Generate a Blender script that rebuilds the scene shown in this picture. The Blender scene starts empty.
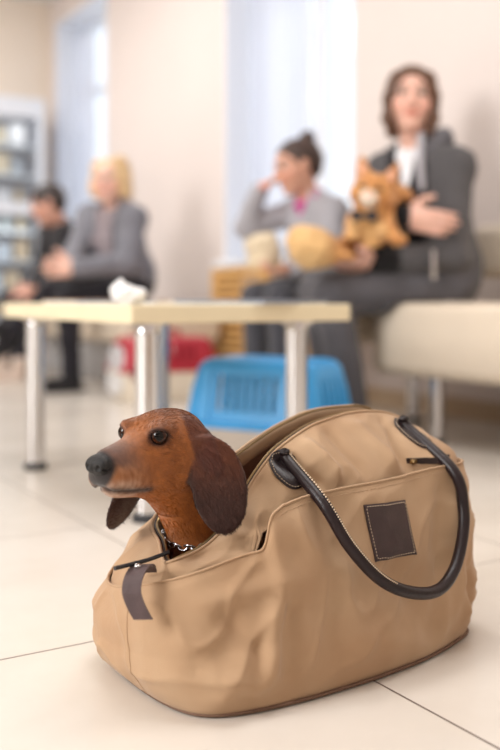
import bpy, bmesh, math, random
import numpy as np
from mathutils import Vector, Matrix, noise as mnoise

# ------------------------------------------------------------------ camera
SC = bpy.context.scene
COL = SC.collection
FPX, CX, HY, CAMZ = 950.0, 250.0, 298.0, 0.46
cam_data = bpy.data.cameras.new('camera')
cam = bpy.data.objects.new('camera', cam_data)
COL.objects.link(cam)
cam.location = (0, 0, CAMZ)
cam.rotation_euler = (math.pi / 2, 0, 0)
cam_data.sensor_width = 36
cam_data.lens = FPX / 750 * 36
cam_data.shift_y = -77 / 750
cam_data.clip_start = 0.05
cam_data.dof.use_dof = True
cam_data.dof.focus_distance = 1.14
cam_data.dof.aperture_fstop = 2.1
SC.camera = cam

# ------------------------------------------------------------------ light and exposure
SC.view_settings.view_transform = 'Standard'
SC.view_settings.look = 'None'
SC.view_settings.gamma = 1
SC.view_settings.use_curve_mapping = False
SC.view_settings.exposure = 0.08
SC.cycles.use_denoising = True
SC.cycles.max_bounces = 8
world = bpy.data.worlds.new('daylight')
SC.world = world
world.use_nodes = True
wb = world.node_tree.nodes['Background']
wb.inputs[0].default_value = (0.93, 0.96, 1.0, 1)
wb.inputs[1].default_value = 1.32


def area(name, loc, target, size, power, color, size_y=None):
    ld = bpy.data.lights.new(name, 'AREA')
    ld.energy = power
    ld.color = color
    ld.shape = 'RECTANGLE'
    ld.size = size
    ld.size_y = size_y or size
    o = bpy.data.objects.new(name, ld)
    COL.objects.link(o)
    o.location = loc
    o.rotation_euler = (Vector(target) - Vector(loc)).to_track_quat('-Z', 'Y').to_euler()
    return o


area('window_daylight', (-3.4, -0.5, 1.9), (-0.2, 2.4, 0.5), 1.6, 140, (1.0, 0.99, 0.98))
area('ceiling_area_light', (0.2, 1.6, 2.76), (0.2, 1.6, 0), 1.2, 31, (1.0, 0.98, 0.97))
area('ceiling_area_light', (-1.6, 4.6, 2.76), (-1.6, 4.6, 0), 1.2, 31, (1.0, 0.98, 0.97))

area('ceiling_area_light', (-2.9, 6.0, 2.76), (-2.9, 6.0, 0), 1.2, 26, (1.0, 0.98, 0.97))  # added fill light that brightens the glass cabinet corner, not a known fixture

# ------------------------------------------------------------------ helpers
PHI = math.atan(0.61)
CP, SP = math.cos(PHI), math.sin(PHI)


def P(x, y, d):
    """a point at distance d whose height and offset follow from where the photo shows it"""
    return Vector(((x - CX) / FPX * d, d, CAMZ - (y - HY) / FPX * d))


def W(v, u, z=0.0):
    """room frame: v towards the window wall, u along it"""
    return Vector((v * CP - u * SP, v * SP + u * CP, z))


def lin(c):
    c = c / 255.0
    return c / 12.92 if c <= 0.04045 else ((c + 0.055) / 1.055) ** 2.4


def rgb(r, g, b):
    return (lin(r), lin(g), lin(b), 1.0)


def mat(name, col, rough=0.5, metal=0.0, var=0.0, vscale=8.0, bump=0.0, bscale=200.0, stretch=(1, 1, 1),
        spec=0.5, attr=None, sheen=0.0, coat=0.0, col2=None, trans=0.0, sss=0.0):
    m = bpy.data.materials.new(name)
    m.use_nodes = True
    nt = m.node_tree
    b = nt.nodes['Principled BSDF']
    b.inputs['Base Color'].default_value = col
    b.inputs['Roughness'].default_value = rough
    b.inputs['Metallic'].default_value = metal
    b.inputs['Specular IOR Level'].default_value = spec
    b.inputs['Sheen Weight'].default_value = sheen
    b.inputs['Coat Weight'].default_value = coat
    b.inputs['Transmission Weight'].default_value = trans
    if sss:
        b.inputs['Subsurface Weight'].default_value = sss
        b.inputs['Subsurface Radius'].default_value = (0.01, 0.004, 0.002)
    tc = nt.nodes.new('ShaderNodeTexCoord')
    mp = nt.nodes.new('ShaderNodeMapping')
    nt.links.new(tc.outputs['Object'], mp.inputs[0])
    mp.inputs['Scale'].default_value = stretch
    src = None
    if attr:
        a = nt.nodes.new('ShaderNodeVertexColor')
        a.layer_name = attr
        src = a.outputs[0]
    if var or col2:
        n = nt.nodes.new('ShaderNodeTexNoise')
        n.inputs['Scale'].default_value = vscale
        n.inputs['Detail'].default_value = 4
        nt.links.new(mp.outputs[0], n.inputs['Vector'])
        mx = nt.nodes.new('ShaderNodeMix')
        mx.data_type = 'RGBA'
        if attr:
            mx.blend_type = 'MULTIPLY'
            mx.inputs[0].default_value = 1
            r = nt.nodes.new('ShaderNodeMapRange')
            r.inputs[3].default_value = 1 - var
            r.inputs[4].default_value = 1 + var
            nt.links.new(n.outputs[0], r.inputs[0])
            nt.links.new(src, mx.inputs[6])
            nt.links.new(r.outputs[0], mx.inputs[7])
        else:
            c2 = col2 or tuple(list(min(1, x * (1 - var)) for x in col[:3]) + [1])
            mx.inputs[6].default_value = col
            mx.inputs[7].default_value = c2
            r = nt.nodes.new('ShaderNodeMapRange')
            r.inputs[1].default_value = 0.35
            r.inputs[2].default_value = 0.65
            nt.links.new(n.outputs[0], r.inputs[0])
            nt.links.new(r.outputs[0], mx.inputs[0])
        src = mx.outputs[2]
    if src is not None:
        nt.links.new(src, b.inputs['Base Color'])
    if bump:
        n2 = nt.nodes.new('ShaderNodeTexNoise')
        n2.inputs['Scale'].default_value = bscale
        n2.inputs['Detail'].default_value = 3
        nt.links.new(mp.outputs[0], n2.inputs['Vector'])
        bp = nt.nodes.new('ShaderNodeBump')
        bp.inputs['Strength'].default_value = bump
        bp.inputs['Distance'].default_value = 0.002
        nt.links.new(n2.outputs[0], bp.inputs['Height'])
        nt.links.new(bp.outputs[0], b.inputs['Normal'])
    return m


def link(name, me, m=None, parent=None, smooth=True):
    o = bpy.data.objects.new(name, me)
    COL.objects.link(o)
    if m is not None:
        me.materials.append(m)
    if parent is not None:
        o.parent = parent
    if smooth:
        for p in me.polygons:
            p.use_smooth = True
        if smooth != 'all':
            me.set_sharp_from_angle(angle=math.radians(42))
    return o


def obj(name, bm, m=None, parent=None, smooth=False):
    bmesh.ops.recalc_face_normals(bm, faces=bm.faces[:])
    me = bpy.data.meshes.new(name)
    bm.to_mesh(me)
    bm.free()
    return link(name, me, m, parent, smooth)


def tag(o, label=None, cat=None, group=None, kind=None):
    if label:
        o['label'] = label
    if cat:
        o['category'] = cat
    if group:
        o['group'] = group
    if kind:
        o['kind'] = kind
    return o


def thing(name, label, cat, loc=(0, 0, 0), rotz=0.0, group=None):
    o = bpy.data.objects.new(name, None)
    o.empty_display_size = 0.05
    COL.objects.link(o)
    o.location = loc
    o.rotation_euler = (0, 0, rotz)
    return tag(o, label, cat, group)


def dup(root, loc, rotz=None, label=None, group=None):
    r = root.copy()
    COL.objects.link(r)
    r.location = loc
    if rotz is not None:
        r.rotation_euler = (0, 0, rotz)
    if label:
        r['label'] = label
    if group:
        r['group'] = group
    for ch in list(root.children):
        c = ch.copy()
        COL.objects.link(c)
        c.parent = r
        for g in ch.children:
            d = g.copy()
            COL.objects.link(d)
            d.parent = c
    return r


def bx(bm, lo, hi, bevel=0.0, seg=2):
    lo, hi = Vector(lo), Vector(hi)
    r = bmesh.ops.create_cube(bm, size=1.0)
    vs = r['verts']
    c, s = (lo + hi) / 2, hi - lo
    for v in vs:
        v.co = Vector((v.co.x * s.x, v.co.y * s.y, v.co.z * s.z)) + c
    if bevel:
        es = list({e for v in vs for e in v.link_edges})
        bmesh.ops.bevel(bm, geom=es, offset=bevel, segments=seg, profile=0.5, affect='EDGES')
    return bm


def box(lo, hi, bevel=0.0, seg=2):
    return bx(bmesh.new(), lo, hi, bevel, seg)


def cyl(bm, a, b, ra, rb=None, seg=24, caps=True):
    a, b = Vector(a), Vector(b)
    rb = ra if rb is None else rb
    q = (b - a).to_track_quat('Z', 'Y')
    rings = []
    for p, r in ((a, ra), (b, rb)):
        rings.append([bm.verts.new(p + q @ Vector((r * math.cos(t), r * math.sin(t), 0)))
                      for t in (2 * math.pi * i / seg for i in range(seg))])
    for i in range(seg):
        j = (i + 1) % seg
        bm.faces.new((rings[0][i], rings[0][j], rings[1][j], rings[1][i]))
    if caps:
        bm.faces.new(rings[0][::-1])
        bm.faces.new(rings[1])
    return bm


def lathe(bm, prof, seg=28, loc=(0, 0, 0)):
    loc = Vector(loc)
    rings = []
    for r, z in prof:
        rings.append([bm.verts.new(loc + Vector((max(r, 1e-5) * math.cos(t), max(r, 1e-5) * math.sin(t), z)))
                      for t in (2 * math.pi * i / seg for i in range(seg))])
    for a, b in zip(rings, rings[1:]):
        for i in range(seg):
            j = (i + 1) % seg
            bm.faces.new((a[i], a[j], b[j], b[i]))
    bm.faces.new(rings[0][::-1])
    bm.faces.new(rings[-1])
    return bm


def catmull(pts, n=8, closed=False):
    pts = [Vector(p) for p in pts]
    out = []
    m = len(pts)
    rng = range(m) if closed else range(m - 1)
    for i in rng:
        if closed:
            p0, p1, p2, p3 = pts[i - 1], pts[i], pts[(i + 1) % m], pts[(i + 2) % m]
        else:
            p0, p1, p2, p3 = pts[max(i - 1, 0)], pts[i], pts[i + 1], pts[min(i + 2, m - 1)]
        for k in range(n):
            t = k / n
            out.append(0.5 * ((2 * p1) + (p2 - p0) * t + (2 * p0 - 5 * p1 + 4 * p2 - p3) * t * t
                              + (3 * p1 - p0 - 3 * p2 + p3) * t ** 3))
    if not closed:
        out.append(pts[-1])
    return out


def tube(bm, path, r, seg=12, closed=False, flat=1.0, up=None):
    """sweep a circle (or an ellipse) along a path; r a number or a list"""
    n = len(path)
    rr = r if isinstance(r, (list, tuple)) else [r] * n
    rings = []
    ref = Vector(up) if up else None
    for i, p in enumerate(path):
        if closed:
            t = path[(i + 1) % n] - path[i - 1]
        else:
            t = path[min(i + 1, n - 1)] - path[max(i - 1, 0)]
        t.normalize()
        if ref is None:
            ref = t.orthogonal()
        a = ref - t * ref.dot(t)
        if a.length < 1e-6:
            a = t.orthogonal()
        a.normalize()
        if up is None:
            ref = a
        b = t.cross(a)
        rings.append([bm.verts.new(p + a * (rr[i] * flat * math.cos(w)) + b * (rr[i] * math.sin(w)))
                      for w in (2 * math.pi * k / seg for k in range(seg))])
    rng = range(n) if closed else range(n - 1)
    for i in rng:
        A, B = rings[i], rings[(i + 1) % n]
        for k in range(seg):
            l = (k + 1) % seg
            bm.faces.new((A[k], A[l], B[l], B[k]))
    if not closed:
        bm.faces.new(rings[0][::-1])
        bm.faces.new(rings[-1])
    return bm


def loft(bm, rings, cap0=True, cap1=True, closed=True):
    vr = [[bm.verts.new(Vector(p)) for p in ring] for ring in rings]
    n = len(vr[0])
    for A, B in zip(vr, vr[1:]):
        for i in (range(n) if closed else range(n - 1)):
            j = (i + 1) % n
            bm.faces.new((A[i], A[j], B[j], B[i]))
    if cap0:
        bm.faces.new(vr[0][::-1])
    if cap1:
        bm.faces.new(vr[-1])
    return bm


def rrect(hx, hy, r, z, n=6, cx=0, cy=0):
    out = []
    for (sx, sy, a0) in ((1, 1, 0), (-1, 1, 90), (-1, -1, 180), (1, -1, 270)):
        for k in range(n + 1):
            a = math.radians(a0 + 90 * k / n)
            out.append((cx + sx * (hx - r) + r * math.cos(a), cy + sy * (hy - r) + r * math.sin(a), z))
    return out


# ---- sculpting field: smooth union of tapered capsules and ellipsoids, skinned as one continuous surface
class Sculpt:
    def __init__(s, lo, hi, h):
        s.lo, s.h = np.array(lo, dtype=np.float64), h
        s.n = np.ceil((np.array(hi) - s.lo) / h).astype(int) + 1
        s.F = np.full(tuple(s.n), 1.0, dtype=np.float32)

    def _put(s, lo, hi, k, fn, mode='add'):
        m = k + 4 * s.h
        i0 = np.maximum(np.floor((np.array(lo) - m - s.lo) / s.h).astype(int), 0)
        i1 = np.minimum(np.ceil((np.array(hi) + m - s.lo) / s.h).astype(int) + 1, s.n)
        if np.any(i1 <= i0):
            return s
        sl = tuple(slice(a, b) for a, b in zip(i0, i1))
        ax = [s.lo[q] + np.arange(i0[q], i1[q]) * s.h for q in range(3)]
        X, Y, Z = np.meshgrid(*ax, indexing='ij', sparse=True)
        d = fn(X, Y, Z)
        F = s.F[sl]
        if mode == 'add':
            if k > 0:
                hh = np.maximum(k - np.abs(F - d), 0) / k
                s.F[sl] = np.minimum(F, d) - hh * hh * k * 0.25
            else:
                s.F[sl] = np.minimum(F, d)
        elif mode == 'cut':
            hh = np.maximum(k - np.abs(F + d), 0) / max(k, 1e-6)
            s.F[sl] = np.maximum(F, -d) + hh * hh * k * 0.25
        return s

    def cone(s, a, b, ra, rb, k=0.02, mode='add'):
        a, b = np.array(a, float), np.array(b, float)
        ab = b - a
        L2 = max(float(ab @ ab), 1e-12)
        r = max(ra, rb)

        def fn(X, Y, Z):
            t = np.clip(((X - a[0]) * ab[0] + (Y - a[1]) * ab[1] + (Z - a[2]) * ab[2]) / L2, 0, 1)
            return np.sqrt((X - a[0] - t * ab[0]) ** 2 + (Y - a[1] - t * ab[1]) ** 2
                           + (Z - a[2] - t * ab[2]) ** 2) - (ra + t * (rb - ra))
        return s._put(np.minimum(a, b) - r, np.maximum(a, b) + r, k, fn, mode)

    def chain(s, pts, rad, k=0.02):
        for (a, b, ra, rb) in zip(pts, pts[1:], rad, rad[1:]):
            s.cone(a, b, ra, rb, k)
        return s

    def ell(s, c, r, axes=None, k=0.02, mode='add'):
        c, r = np.array(c, float), np.array(r, float)
        A = np.eye(3) if axes is None else np.array([np.array(a, float) / np.linalg.norm(a) for a in axes])
        ext = np.sqrt(((A * r[:, None]) ** 2).sum(0))

        def fn(X, Y, Z):
            x, y, z = X - c[0], Y - c[1], Z - c[2]
            q = [A[i][0] * x + A[i][1] * y + A[i][2] * z for i in range(3)]
            k0 = np.sqrt(sum((q[i] / r[i]) ** 2 for i in range(3)))
            k1 = np.sqrt(sum((q[i] / r[i] ** 2) ** 2 for i in range(3))) + 1e-9
            return k0 * (k0 - 1) / k1
        return s._put(c - ext, c + ext, k, fn, mode)

    def surface(s, smooth=1):
        F, h = s.F, s.h
        S = F < 0
        n = np.array(F.shape)
        cn = n - 1
        cnt = np.zeros(tuple(cn), np.int8)
        acc = np.zeros(tuple(cn) + (3,), np.float32)
        offs = [(i, j, k) for i in (0, 1) for j in (0, 1) for k in (0, 1)]

        def sub(A, o):
            return A[o[0]:o[0] + cn[0], o[1]:o[1] + cn[1], o[2]:o[2] + cn[2]]
        for o in offs:
            for q in range(3):
                if o[q]:
                    continue
                p = list(o)
                p[q] = 1
                a, b = sub(F, o), sub(F, p)
                cr = sub(S, o) != sub(S, p)
                idx = np.nonzero(cr)
                fa, fb = a[idx], b[idx]
                t = fa / (fa - fb)
                v = np.zeros((len(t), 3), np.float32)
                v[:] = o
                v[:, q] = t
                acc[idx] += v
                cnt[idx] += 1
        act = np.nonzero(cnt)
        ids = -np.ones(tuple(cn), np.int64)
        ids[act] = np.arange(len(act[0]))
        V = (np.stack(act, 1) + acc[act] / cnt[act][:, None]) * h + s.lo
        faces = []
        for q in range(3):
            u, v = (q + 1) % 3, (q + 2) % 3
            sl0 = [slice(None)] * 3
            sl1 = [slice(None)] * 3
            sl0[q], sl1[q] = slice(0, -1), slice(1, None)
            A, B = S[tuple(sl0)], S[tuple(sl1)]
            idx = np.array(np.nonzero(A != B))
            ok = np.ones(idx.shape[1], bool)
            for w in (u, v):
                ok &= (idx[w] > 0) & (idx[w] < n[w] - 1)
            idx = idx[:, ok]
            flip = A[tuple(idx)]
            quad = []
            for du, dv in ((0, 0), (-1, 0), (-1, -1), (0, -1)):
                j = idx.copy()
                j[u] += du
                j[v] += dv
                quad.append(ids[tuple(j)])
            Q = np.stack(quad, 1)
            Q[~flip] = Q[~flip][:, ::-1]
            faces.append(Q)
        Fq = np.concatenate(faces)
        for _ in range(smooth):
            sm = np.zeros_like(V)
            c = np.zeros(len(V))
            for a, b in ((0, 1), (1, 2), (2, 3), (3, 0)):
                np.add.at(sm, Fq[:, a], V[Fq[:, b]])
                np.add.at(sm, Fq[:, b], V[Fq[:, a]])
                np.add.at(c, Fq[:, a], 1)
                np.add.at(c, Fq[:, b], 1)
            V = 0.4 * V + 0.6 * sm / np.maximum(c, 1)[:, None]
        return V, Fq

    def mesh(s, name, m, parent, base, smooth=1, paint=None, warp=None, space=None):
        """skin the field; vertices go relative to base; paint(V) -> linear colours"""
        V, Fq = s.surface(smooth)
        if warp is not None:
            V = warp(V)
        colr = paint(V) if paint is not None else None
        if space is not None:
            V = space(V)
        V = V - np.array(base)
        me = bpy.data.meshes.new(name)
        me.from_pydata(V.tolist(), [], Fq.tolist())
        if colr is not None:
            at = me.color_attributes.new('tone', 'FLOAT_COLOR', 'POINT')
            full = np.ones((len(V), 4), np.float32)
            full[:, :3] = colr
            at.data.foreach_set('color', full.ravel())
        me.update()
        return link(name, me, m, parent, 'all')


def L3(r, g, b):
    return np.array([lin(r), lin(g), lin(b)])


def sstep(a, b, x):
    t = np.clip((x - a) / (b - a), 0, 1)
    return t * t * (3 - 2 * t)


def mixc(C, c, w):
    w = np.clip(w, 0, 1)[:, None]
    return C * (1 - w) + np.asarray(c) * w


def vnoise(V, scale, seed=0.0):
    return np.array([mnoise.noise(Vector((p[0] * scale + seed, p[1] * scale + seed, p[2] * scale - seed))) for p in V])


# ------------------------------------------------------------------ shared materials
M_WALL = mat('warm_wall_paint', rgb(229, 218, 213), 0.7, var=0.02, vscale=3, bump=0.05, bscale=300)
M_BACKWALL = mat('cream_wall_paint', rgb(234, 219, 202), 0.7, var=0.02, vscale=3)
M_WHITE = mat('white_paint', rgb(236, 238, 242), 0.4)
M_CEIL = mat('ceiling_paint', rgb(235, 233, 230), 0.8)
M_CREAM = mat('cream_leatherette', rgb(224, 209, 189), 0.42, var=0.05, vscale=6, bump=0.12, bscale=260)
M_CHROME = mat('brushed_chrome', rgb(214, 214, 216), 0.16, 1.0, var=0.03)
M_DARKRUB = mat('dark_rubber', rgb(46, 46, 50), 0.6)
# ================================================================== the room
FLV0, FLU0, TILE = 0.722, 1.196, 0.60


def floor_material():
    m = bpy.data.materials.new('beige_floor_tiles')
    m.use_nodes = True
    nt = m.node_tree
    N, Lk = nt.nodes, nt.links
    b = N['Principled BSDF']
    tc = N.new('ShaderNodeTexCoord')
    sx = N.new('ShaderNodeSeparateXYZ')
    Lk.new(tc.outputs['Object'], sx.inputs[0])

    def mth(op, a, c=None):
        n = N.new('ShaderNodeMath')
        n.operation = op
        for i, q in enumerate((a, c)):
            if q is None:
                continue
            if isinstance(q, (int, float)):
                n.inputs[i].default_value = q
            else:
                Lk.new(q, n.inputs[i])
        return n.outputs[0]
    ds, ids = [], []
    for ax, off in ((0, FLV0), (1, FLU0)):
        t = mth('DIVIDE', mth('SUBTRACT', sx.outputs[ax], off), TILE)
        ids.append(mth('FLOOR', t))
        fr = mth('SUBTRACT', t, mth('FLOOR', t))
        ds.append(mth('MULTIPLY', mth('MINIMUM', fr, mth('SUBTRACT', 1.0, fr)), TILE))
    d = mth('MINIMUM', ds[0], ds[1])
    g = N.new('ShaderNodeMapRange')
    g.inputs[1].default_value = 0.0011
    g.inputs[2].default_value = 0.0022
    g.inputs[3].default_value = 1
    g.inputs[4].default_value = 0
    Lk.new(d, g.inputs[0])
    n = N.new('ShaderNodeTexNoise')
    n.inputs['Scale'].default_value = 3.2
    n.inputs['Detail'].default_value = 6
    n.inputs['Roughness'].default_value = 0.6
    Lk.new(tc.outputs['Object'], n.inputs['Vector'])
    wn = N.new('ShaderNodeTexWhiteNoise')
    wn.noise_dimensions = '2D'
    cb = N.new('ShaderNodeCombineXYZ')
    Lk.new(ids[0], cb.inputs[0])
    Lk.new(ids[1], cb.inputs[1])
    Lk.new(cb.outputs[0], wn.inputs['Vector'])
    ramp = N.new('ShaderNodeValToRGB')
    ramp.color_ramp.elements[0].position = 0.3
    ramp.color_ramp.elements[0].color = rgb(217, 208, 197)
    ramp.color_ramp.elements[1].position = 0.72
    ramp.color_ramp.elements[1].color = rgb(227, 220, 211)
    Lk.new(n.outputs[0], ramp.inputs[0])
    hs = N.new('ShaderNodeHueSaturation')
    v = N.new('ShaderNodeMapRange')
    v.inputs[3].default_value = 0.97
    v.inputs[4].default_value = 1.03
    Lk.new(wn.outputs['Value'], v.inputs[0])
    Lk.new(v.outputs[0], hs.inputs['Value'])
    Lk.new(ramp.outputs[0], hs.inputs['Color'])
    mx = N.new('ShaderNodeMix')
    mx.data_type = 'RGBA'
    Lk.new(g.outputs[0], mx.inputs[0])
    Lk.new(hs.outputs[0], mx.inputs[6])
    mx.inputs[7].default_value = rgb(112, 96, 88)
    Lk.new(mx.outputs[2], b.inputs['Base Color'])
    r = N.new('ShaderNodeMapRange')
    r.inputs[3].default_value = 0.16
    r.inputs[4].default_value = 0.28
    Lk.new(n.outputs[0], r.inputs[0])
    rm = mth('ADD', r.outputs[0], mth('MULTIPLY', g.outputs[0], 0.4))
    Lk.new(rm, b.inputs['Roughness'])
    bp = N.new('ShaderNodeBump')
    bp.inputs['Strength'].default_value = 0.4
    bp.inputs['Distance'].default_value = 0.001
    bp.invert = True
    Lk.new(g.outputs[0], bp.inputs['Height'])
    Lk.new(bp.outputs[0], b.inputs['Normal'])
    return m


VW, UB, ZC, WT = 2.60, 7.34, 2.82, 0.30      # window wall, back wall, ceiling, wall thickness


def room(name, lo, hi, m):
    """a structural box laid out in the room frame"""
    o = obj(name, box(lo, hi), m)
    o.rotation_euler = (0, 0, PHI)
    return tag(o, kind='structure')


room('floor', (-4.5, -2.2, -0.1), (VW + WT, UB + 0.2, 0.0), floor_material())
room('ceiling', (-4.5, -2.2, ZC), (VW + WT, UB + 0.2, ZC + 0.1), M_CEIL)
room('wall_back', (-4.5, UB, 0), (VW + WT, UB + 0.15, ZC), M_BACKWALL)
room('wall_left', (-4.65, -2.35, 0), (-4.5, UB + 0.15, ZC), M_WALL)
room('wall_front', (-4.5, -2.35, 0), (VW + WT, -2.2, ZC), M_WALL)
WINS = [(3.366, 4.525, 0.66, 2.62), (6.18, 7.2, 0.66, 2.62)]
bm = bmesh.new()
us = [-2.2, WINS[0][0], WINS[0][1], WINS[1][0], WINS[1][1], UB]
for i in range(5):
    if i in (1, 3):
        w = WINS[i // 2]
        bx(bm, (VW, us[i], 0), (VW + WT, us[i + 1], w[2]))
        bx(bm, (VW, us[i], w[3]), (VW + WT, us[i + 1], ZC))
    else:
        bx(bm, (VW, us[i], 0), (VW + WT, us[i + 1], ZC))
o = obj('wall_right', bm, M_WALL)
o.rotation_euler = (0, 0, PHI)
tag(o, kind='structure')
bm = box((VW - 0.015, -2.2, 0), (VW, UB, 0.075), 0.003)
o = obj('baseboard_right', bm, mat('tan_skirting_tile', rgb(196, 172, 144), 0.35, var=0.06))
o.rotation_euler = (0, 0, PHI)
tag(o, kind='structure')
bm = box((-4.5, UB - 0.015, 0), (VW - 0.015, UB, 0.075), 0.003)
o = obj('baseboard_back', bm, bpy.data.materials['tan_skirting_tile'])
o.rotation_euler = (0, 0, PHI)
tag(o, kind='structure')

M_REVEAL = mat('white_window_reveal', rgb(232, 236, 244), 0.55)
M_FRAME = mat('white_window_frame', rgb(240, 242, 246), 0.3)


def glass_material():
    m = bpy.data.materials.new('window_glass')
    m.use_nodes = True
    nt = m.node_tree
    for n in list(nt.nodes):
        if n.type != 'OUTPUT_MATERIAL':
            nt.nodes.remove(n)
    out = [n for n in nt.nodes][0]
    t = nt.nodes.new('ShaderNodeBsdfTransparent')
    t.inputs[0].default_value = (0.96, 0.98, 1, 1)
    g = nt.nodes.new('ShaderNodeBsdfGlossy')
    g.inputs['Roughness'].default_value = 0.02
    mx = nt.nodes.new('ShaderNodeMixShader')
    mx.inputs[0].default_value = 0.06
    nt.links.new(t.outputs[0], mx.inputs[1])
    nt.links.new(g.outputs[0], mx.inputs[2])
    nt.links.new(mx.outputs[0], out.inputs[0])
    return m


def sheer_material():
    m = bpy.data.materials.new('sheer_curtain_fabric')
    m.use_nodes = True
    nt = m.node_tree
    for n in list(nt.nodes):
        if n.type != 'OUTPUT_MATERIAL':
            nt.nodes.remove(n)
    out = [n for n in nt.nodes][0]
    d = nt.nodes.new('ShaderNodeBsdfDiffuse')
    d.inputs[0].default_value = rgb(242, 243, 248)
    t = nt.nodes.new('ShaderNodeBsdfTranslucent')
    t.inputs[0].default_value = rgb(240, 243, 250)
    p = nt.nodes.new('ShaderNodeBsdfTransparent')
    m1 = nt.nodes.new('ShaderNodeMixShader')
    m1.inputs[0].default_value = 0.55
    m2 = nt.nodes.new('ShaderNodeMixShader')
    m2.inputs[0].default_value = 0.42
    nt.links.new(d.outputs[0], m1.inputs[1])
    nt.links.new(t.outputs[0], m1.inputs[2])
    nt.links.new(m1.outputs[0], m2.inputs[1])
    nt.links.new(p.outputs[0], m2.inputs[2])
    nt.links.new(m2.outputs[0], out.inputs[0])
    return m


M_GLASS, M_SHEER = glass_material(), sheer_material()
for k, (u0, u1, z0, z1) in enumerate(WINS):
    wn = bpy.data.objects.new('window_%d' % (k + 1), None)
    COL.objects.link(wn)
    wn.rotation_euler = (0, 0, PHI)
    tag(wn, kind='structure')
    v0, v1 = VW + 0.22, VW + 0.28
    bm = bmesh.new()
    um = u0 + 0.50 * (u1 - u0)
    for a, b in ((u0, u0 + 0.06), (um - 0.045, um + 0.045), (u1 - 0.06, u1)):
        bx(bm, (v0, a, z0), (v1, b, z1), 0.006)
    zt = z0 + 0.72 * (z1 - z0)
    for a, b in ((z0, z0 + 0.07), (zt - 0.03, zt + 0.03), (z1 - 0.06, z1)):
        for p, q in ((u0 + 0.06, um - 0.045), (um + 0.045, u1 - 0.06)):
            bx(bm, (v0 + 0.003, p, a), (v1 - 0.003, q, b), 0.004)
    obj('window_frame', bm, M_FRAME, wn)
    for p, q in ((u0 + 0.055, um - 0.04), (um + 0.04, u1 - 0.055)):
        obj('window_pane', box((v0 + 0.025, p, z0 + 0.06), (v0 + 0.031, q, z1 - 0.05)), M_GLASS, wn)
    # white lining of the recess: two cheeks and the head
    bm = bmesh.new()
    bx(bm, (VW - 0.002, u1 - 0.012, z0), (v0, u1, z1))
    bx(bm, (VW - 0.002, u0, z0), (v0, u0 + 0.012, z1))
    bx(bm, (VW - 0.002, u0 + 0.012, z1 - 0.012), (v0, u1 - 0.012, z1))
    obj('window_reveal', bm, M_REVEAL, wn)
    obj('window_sill', box((VW - 0.06, u0 - 0.04, z0 - 0.035), (v0, u1 + 0.04, z0), 0.008), M_FRAME, wn)
    cu0, cu1 = ((u0 + 0.57, u1 - 0.03) if k == 0 else (u0 + 0.60, u1 - 0.03))
    n = 90
    prof = []
    for i in range(n + 1):
        t = i / n
        prof.append((VW + 0.155 + 0.016 * math.sin(t * 44) + 0.008 * math.sin(t * 97 + 1), cu0 + (cu1 - cu0) * t))
    rings = []
    for j in range(13):
        z = z0 + 0.01 + (z1 - 0.05 - z0) * j / 12
        rings.append([(VW + 0.155 + (pv - VW - 0.155) * (0.7 + 0.5 * (1 - j / 12)), pu + 0.012 * math.sin(j * 1.9 + pu * 9) * (1 - i / n), z)
                      for i, (pv, pu) in enumerate(prof)])
    co = obj('sheer_curtain', loft(bmesh.new(), rings, False, False, False), M_SHEER, smooth=True)
    co.rotation_euler = (0, 0, PHI)
    sd = co.modifiers.new('thickness', 'SOLIDIFY')
    sd.thickness = 0.0012
    tag(co, ('pale sheer curtain in the window behind the girl and woman' if k == 0 else
             'pale sheer curtain in the far window beside the glass cabinet'), 'curtain')

# slatted wooden radiator cover under the nearer window
t = thing('radiator_cover', 'slatted honey-coloured wooden radiator cover under the window behind the girl', 'radiator cover',
          W(VW - 0.085, 3.86, 0), PHI)
M_WOOD = mat('honey_wood', rgb(226, 178, 112), 0.45, var=0.16, vscale=14, stretch=(1, 0.1, 1))
bm = bmesh.new()
for u in (-0.48, 0.0, 0.48):
    bx(bm, (-0.09, u - 0.03, 0.0), (-0.055, u + 0.03, 0.575), 0.004)
bx(bm, (-0.09, -0.51, 0.575), (-0.055, 0.51, 0.61), 0.004)
bx(bm, (-0.055, -0.51, 0.0), (0.08, -0.485, 0.61), 0.004)
bx(bm, (-0.055, 0.485, 0.0), (0.08, 0.51, 0.61), 0.004)
obj('frame', bm, M_WOOD, t)
bm = bmesh.new()
for i in range(13):
    z = 0.045 + i * 0.0405
    bx(bm, (-0.082, -0.45, z), (-0.062, -0.03, z + 0.024), 0.003)
    bx(bm, (-0.082, 0.03, z), (-0.062, 0.45, z + 0.024), 0.003)
obj('slats', bm, M_WOOD, t)

# ================================================================== coffee table
tw = W(0.841 - 0.06, 1.772 - 0.04, 0)
t = thing('coffee_table', 'low cream-topped coffee table with round chrome legs behind the bag', 'table', tw, PHI)
M_TOP = mat('cream_laminate', rgb(238, 224, 190), 0.35, var=0.03, vscale=5)
obj('tabletop', box((0, 0, 0.408), (0.545, 0.85, 0.446), 0.003), M_TOP, t)
for (x, y) in ((0.06, 0.04), (0.433, 0.04), (0.06, 0.757), (0.433, 0.757)):
    if y < 0.1:
        y = 0.055
    lg = obj('leg', lathe(bmesh.new(), [(0.025, 0.018), (0.025, 0.385), (0.0255, 0.386), (0.0255, 0.392), (0.025, 0.393), (0.025, 0.4)],
                          loc=(x, y, 0)), M_CHROME, t, True)
    obj('collar', lathe(bmesh.new(), [(0.036, 0.4), (0.036, 0.408)], loc=(x, y, 0)), M_CHROME, lg)
    obj('foot', lathe(bmesh.new(), [(0.03, 0), (0.031, 0.004), (0.031, 0.014), (0.026, 0.018)], loc=(x, y, 0)), M_DARKRUB, lg)


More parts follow.
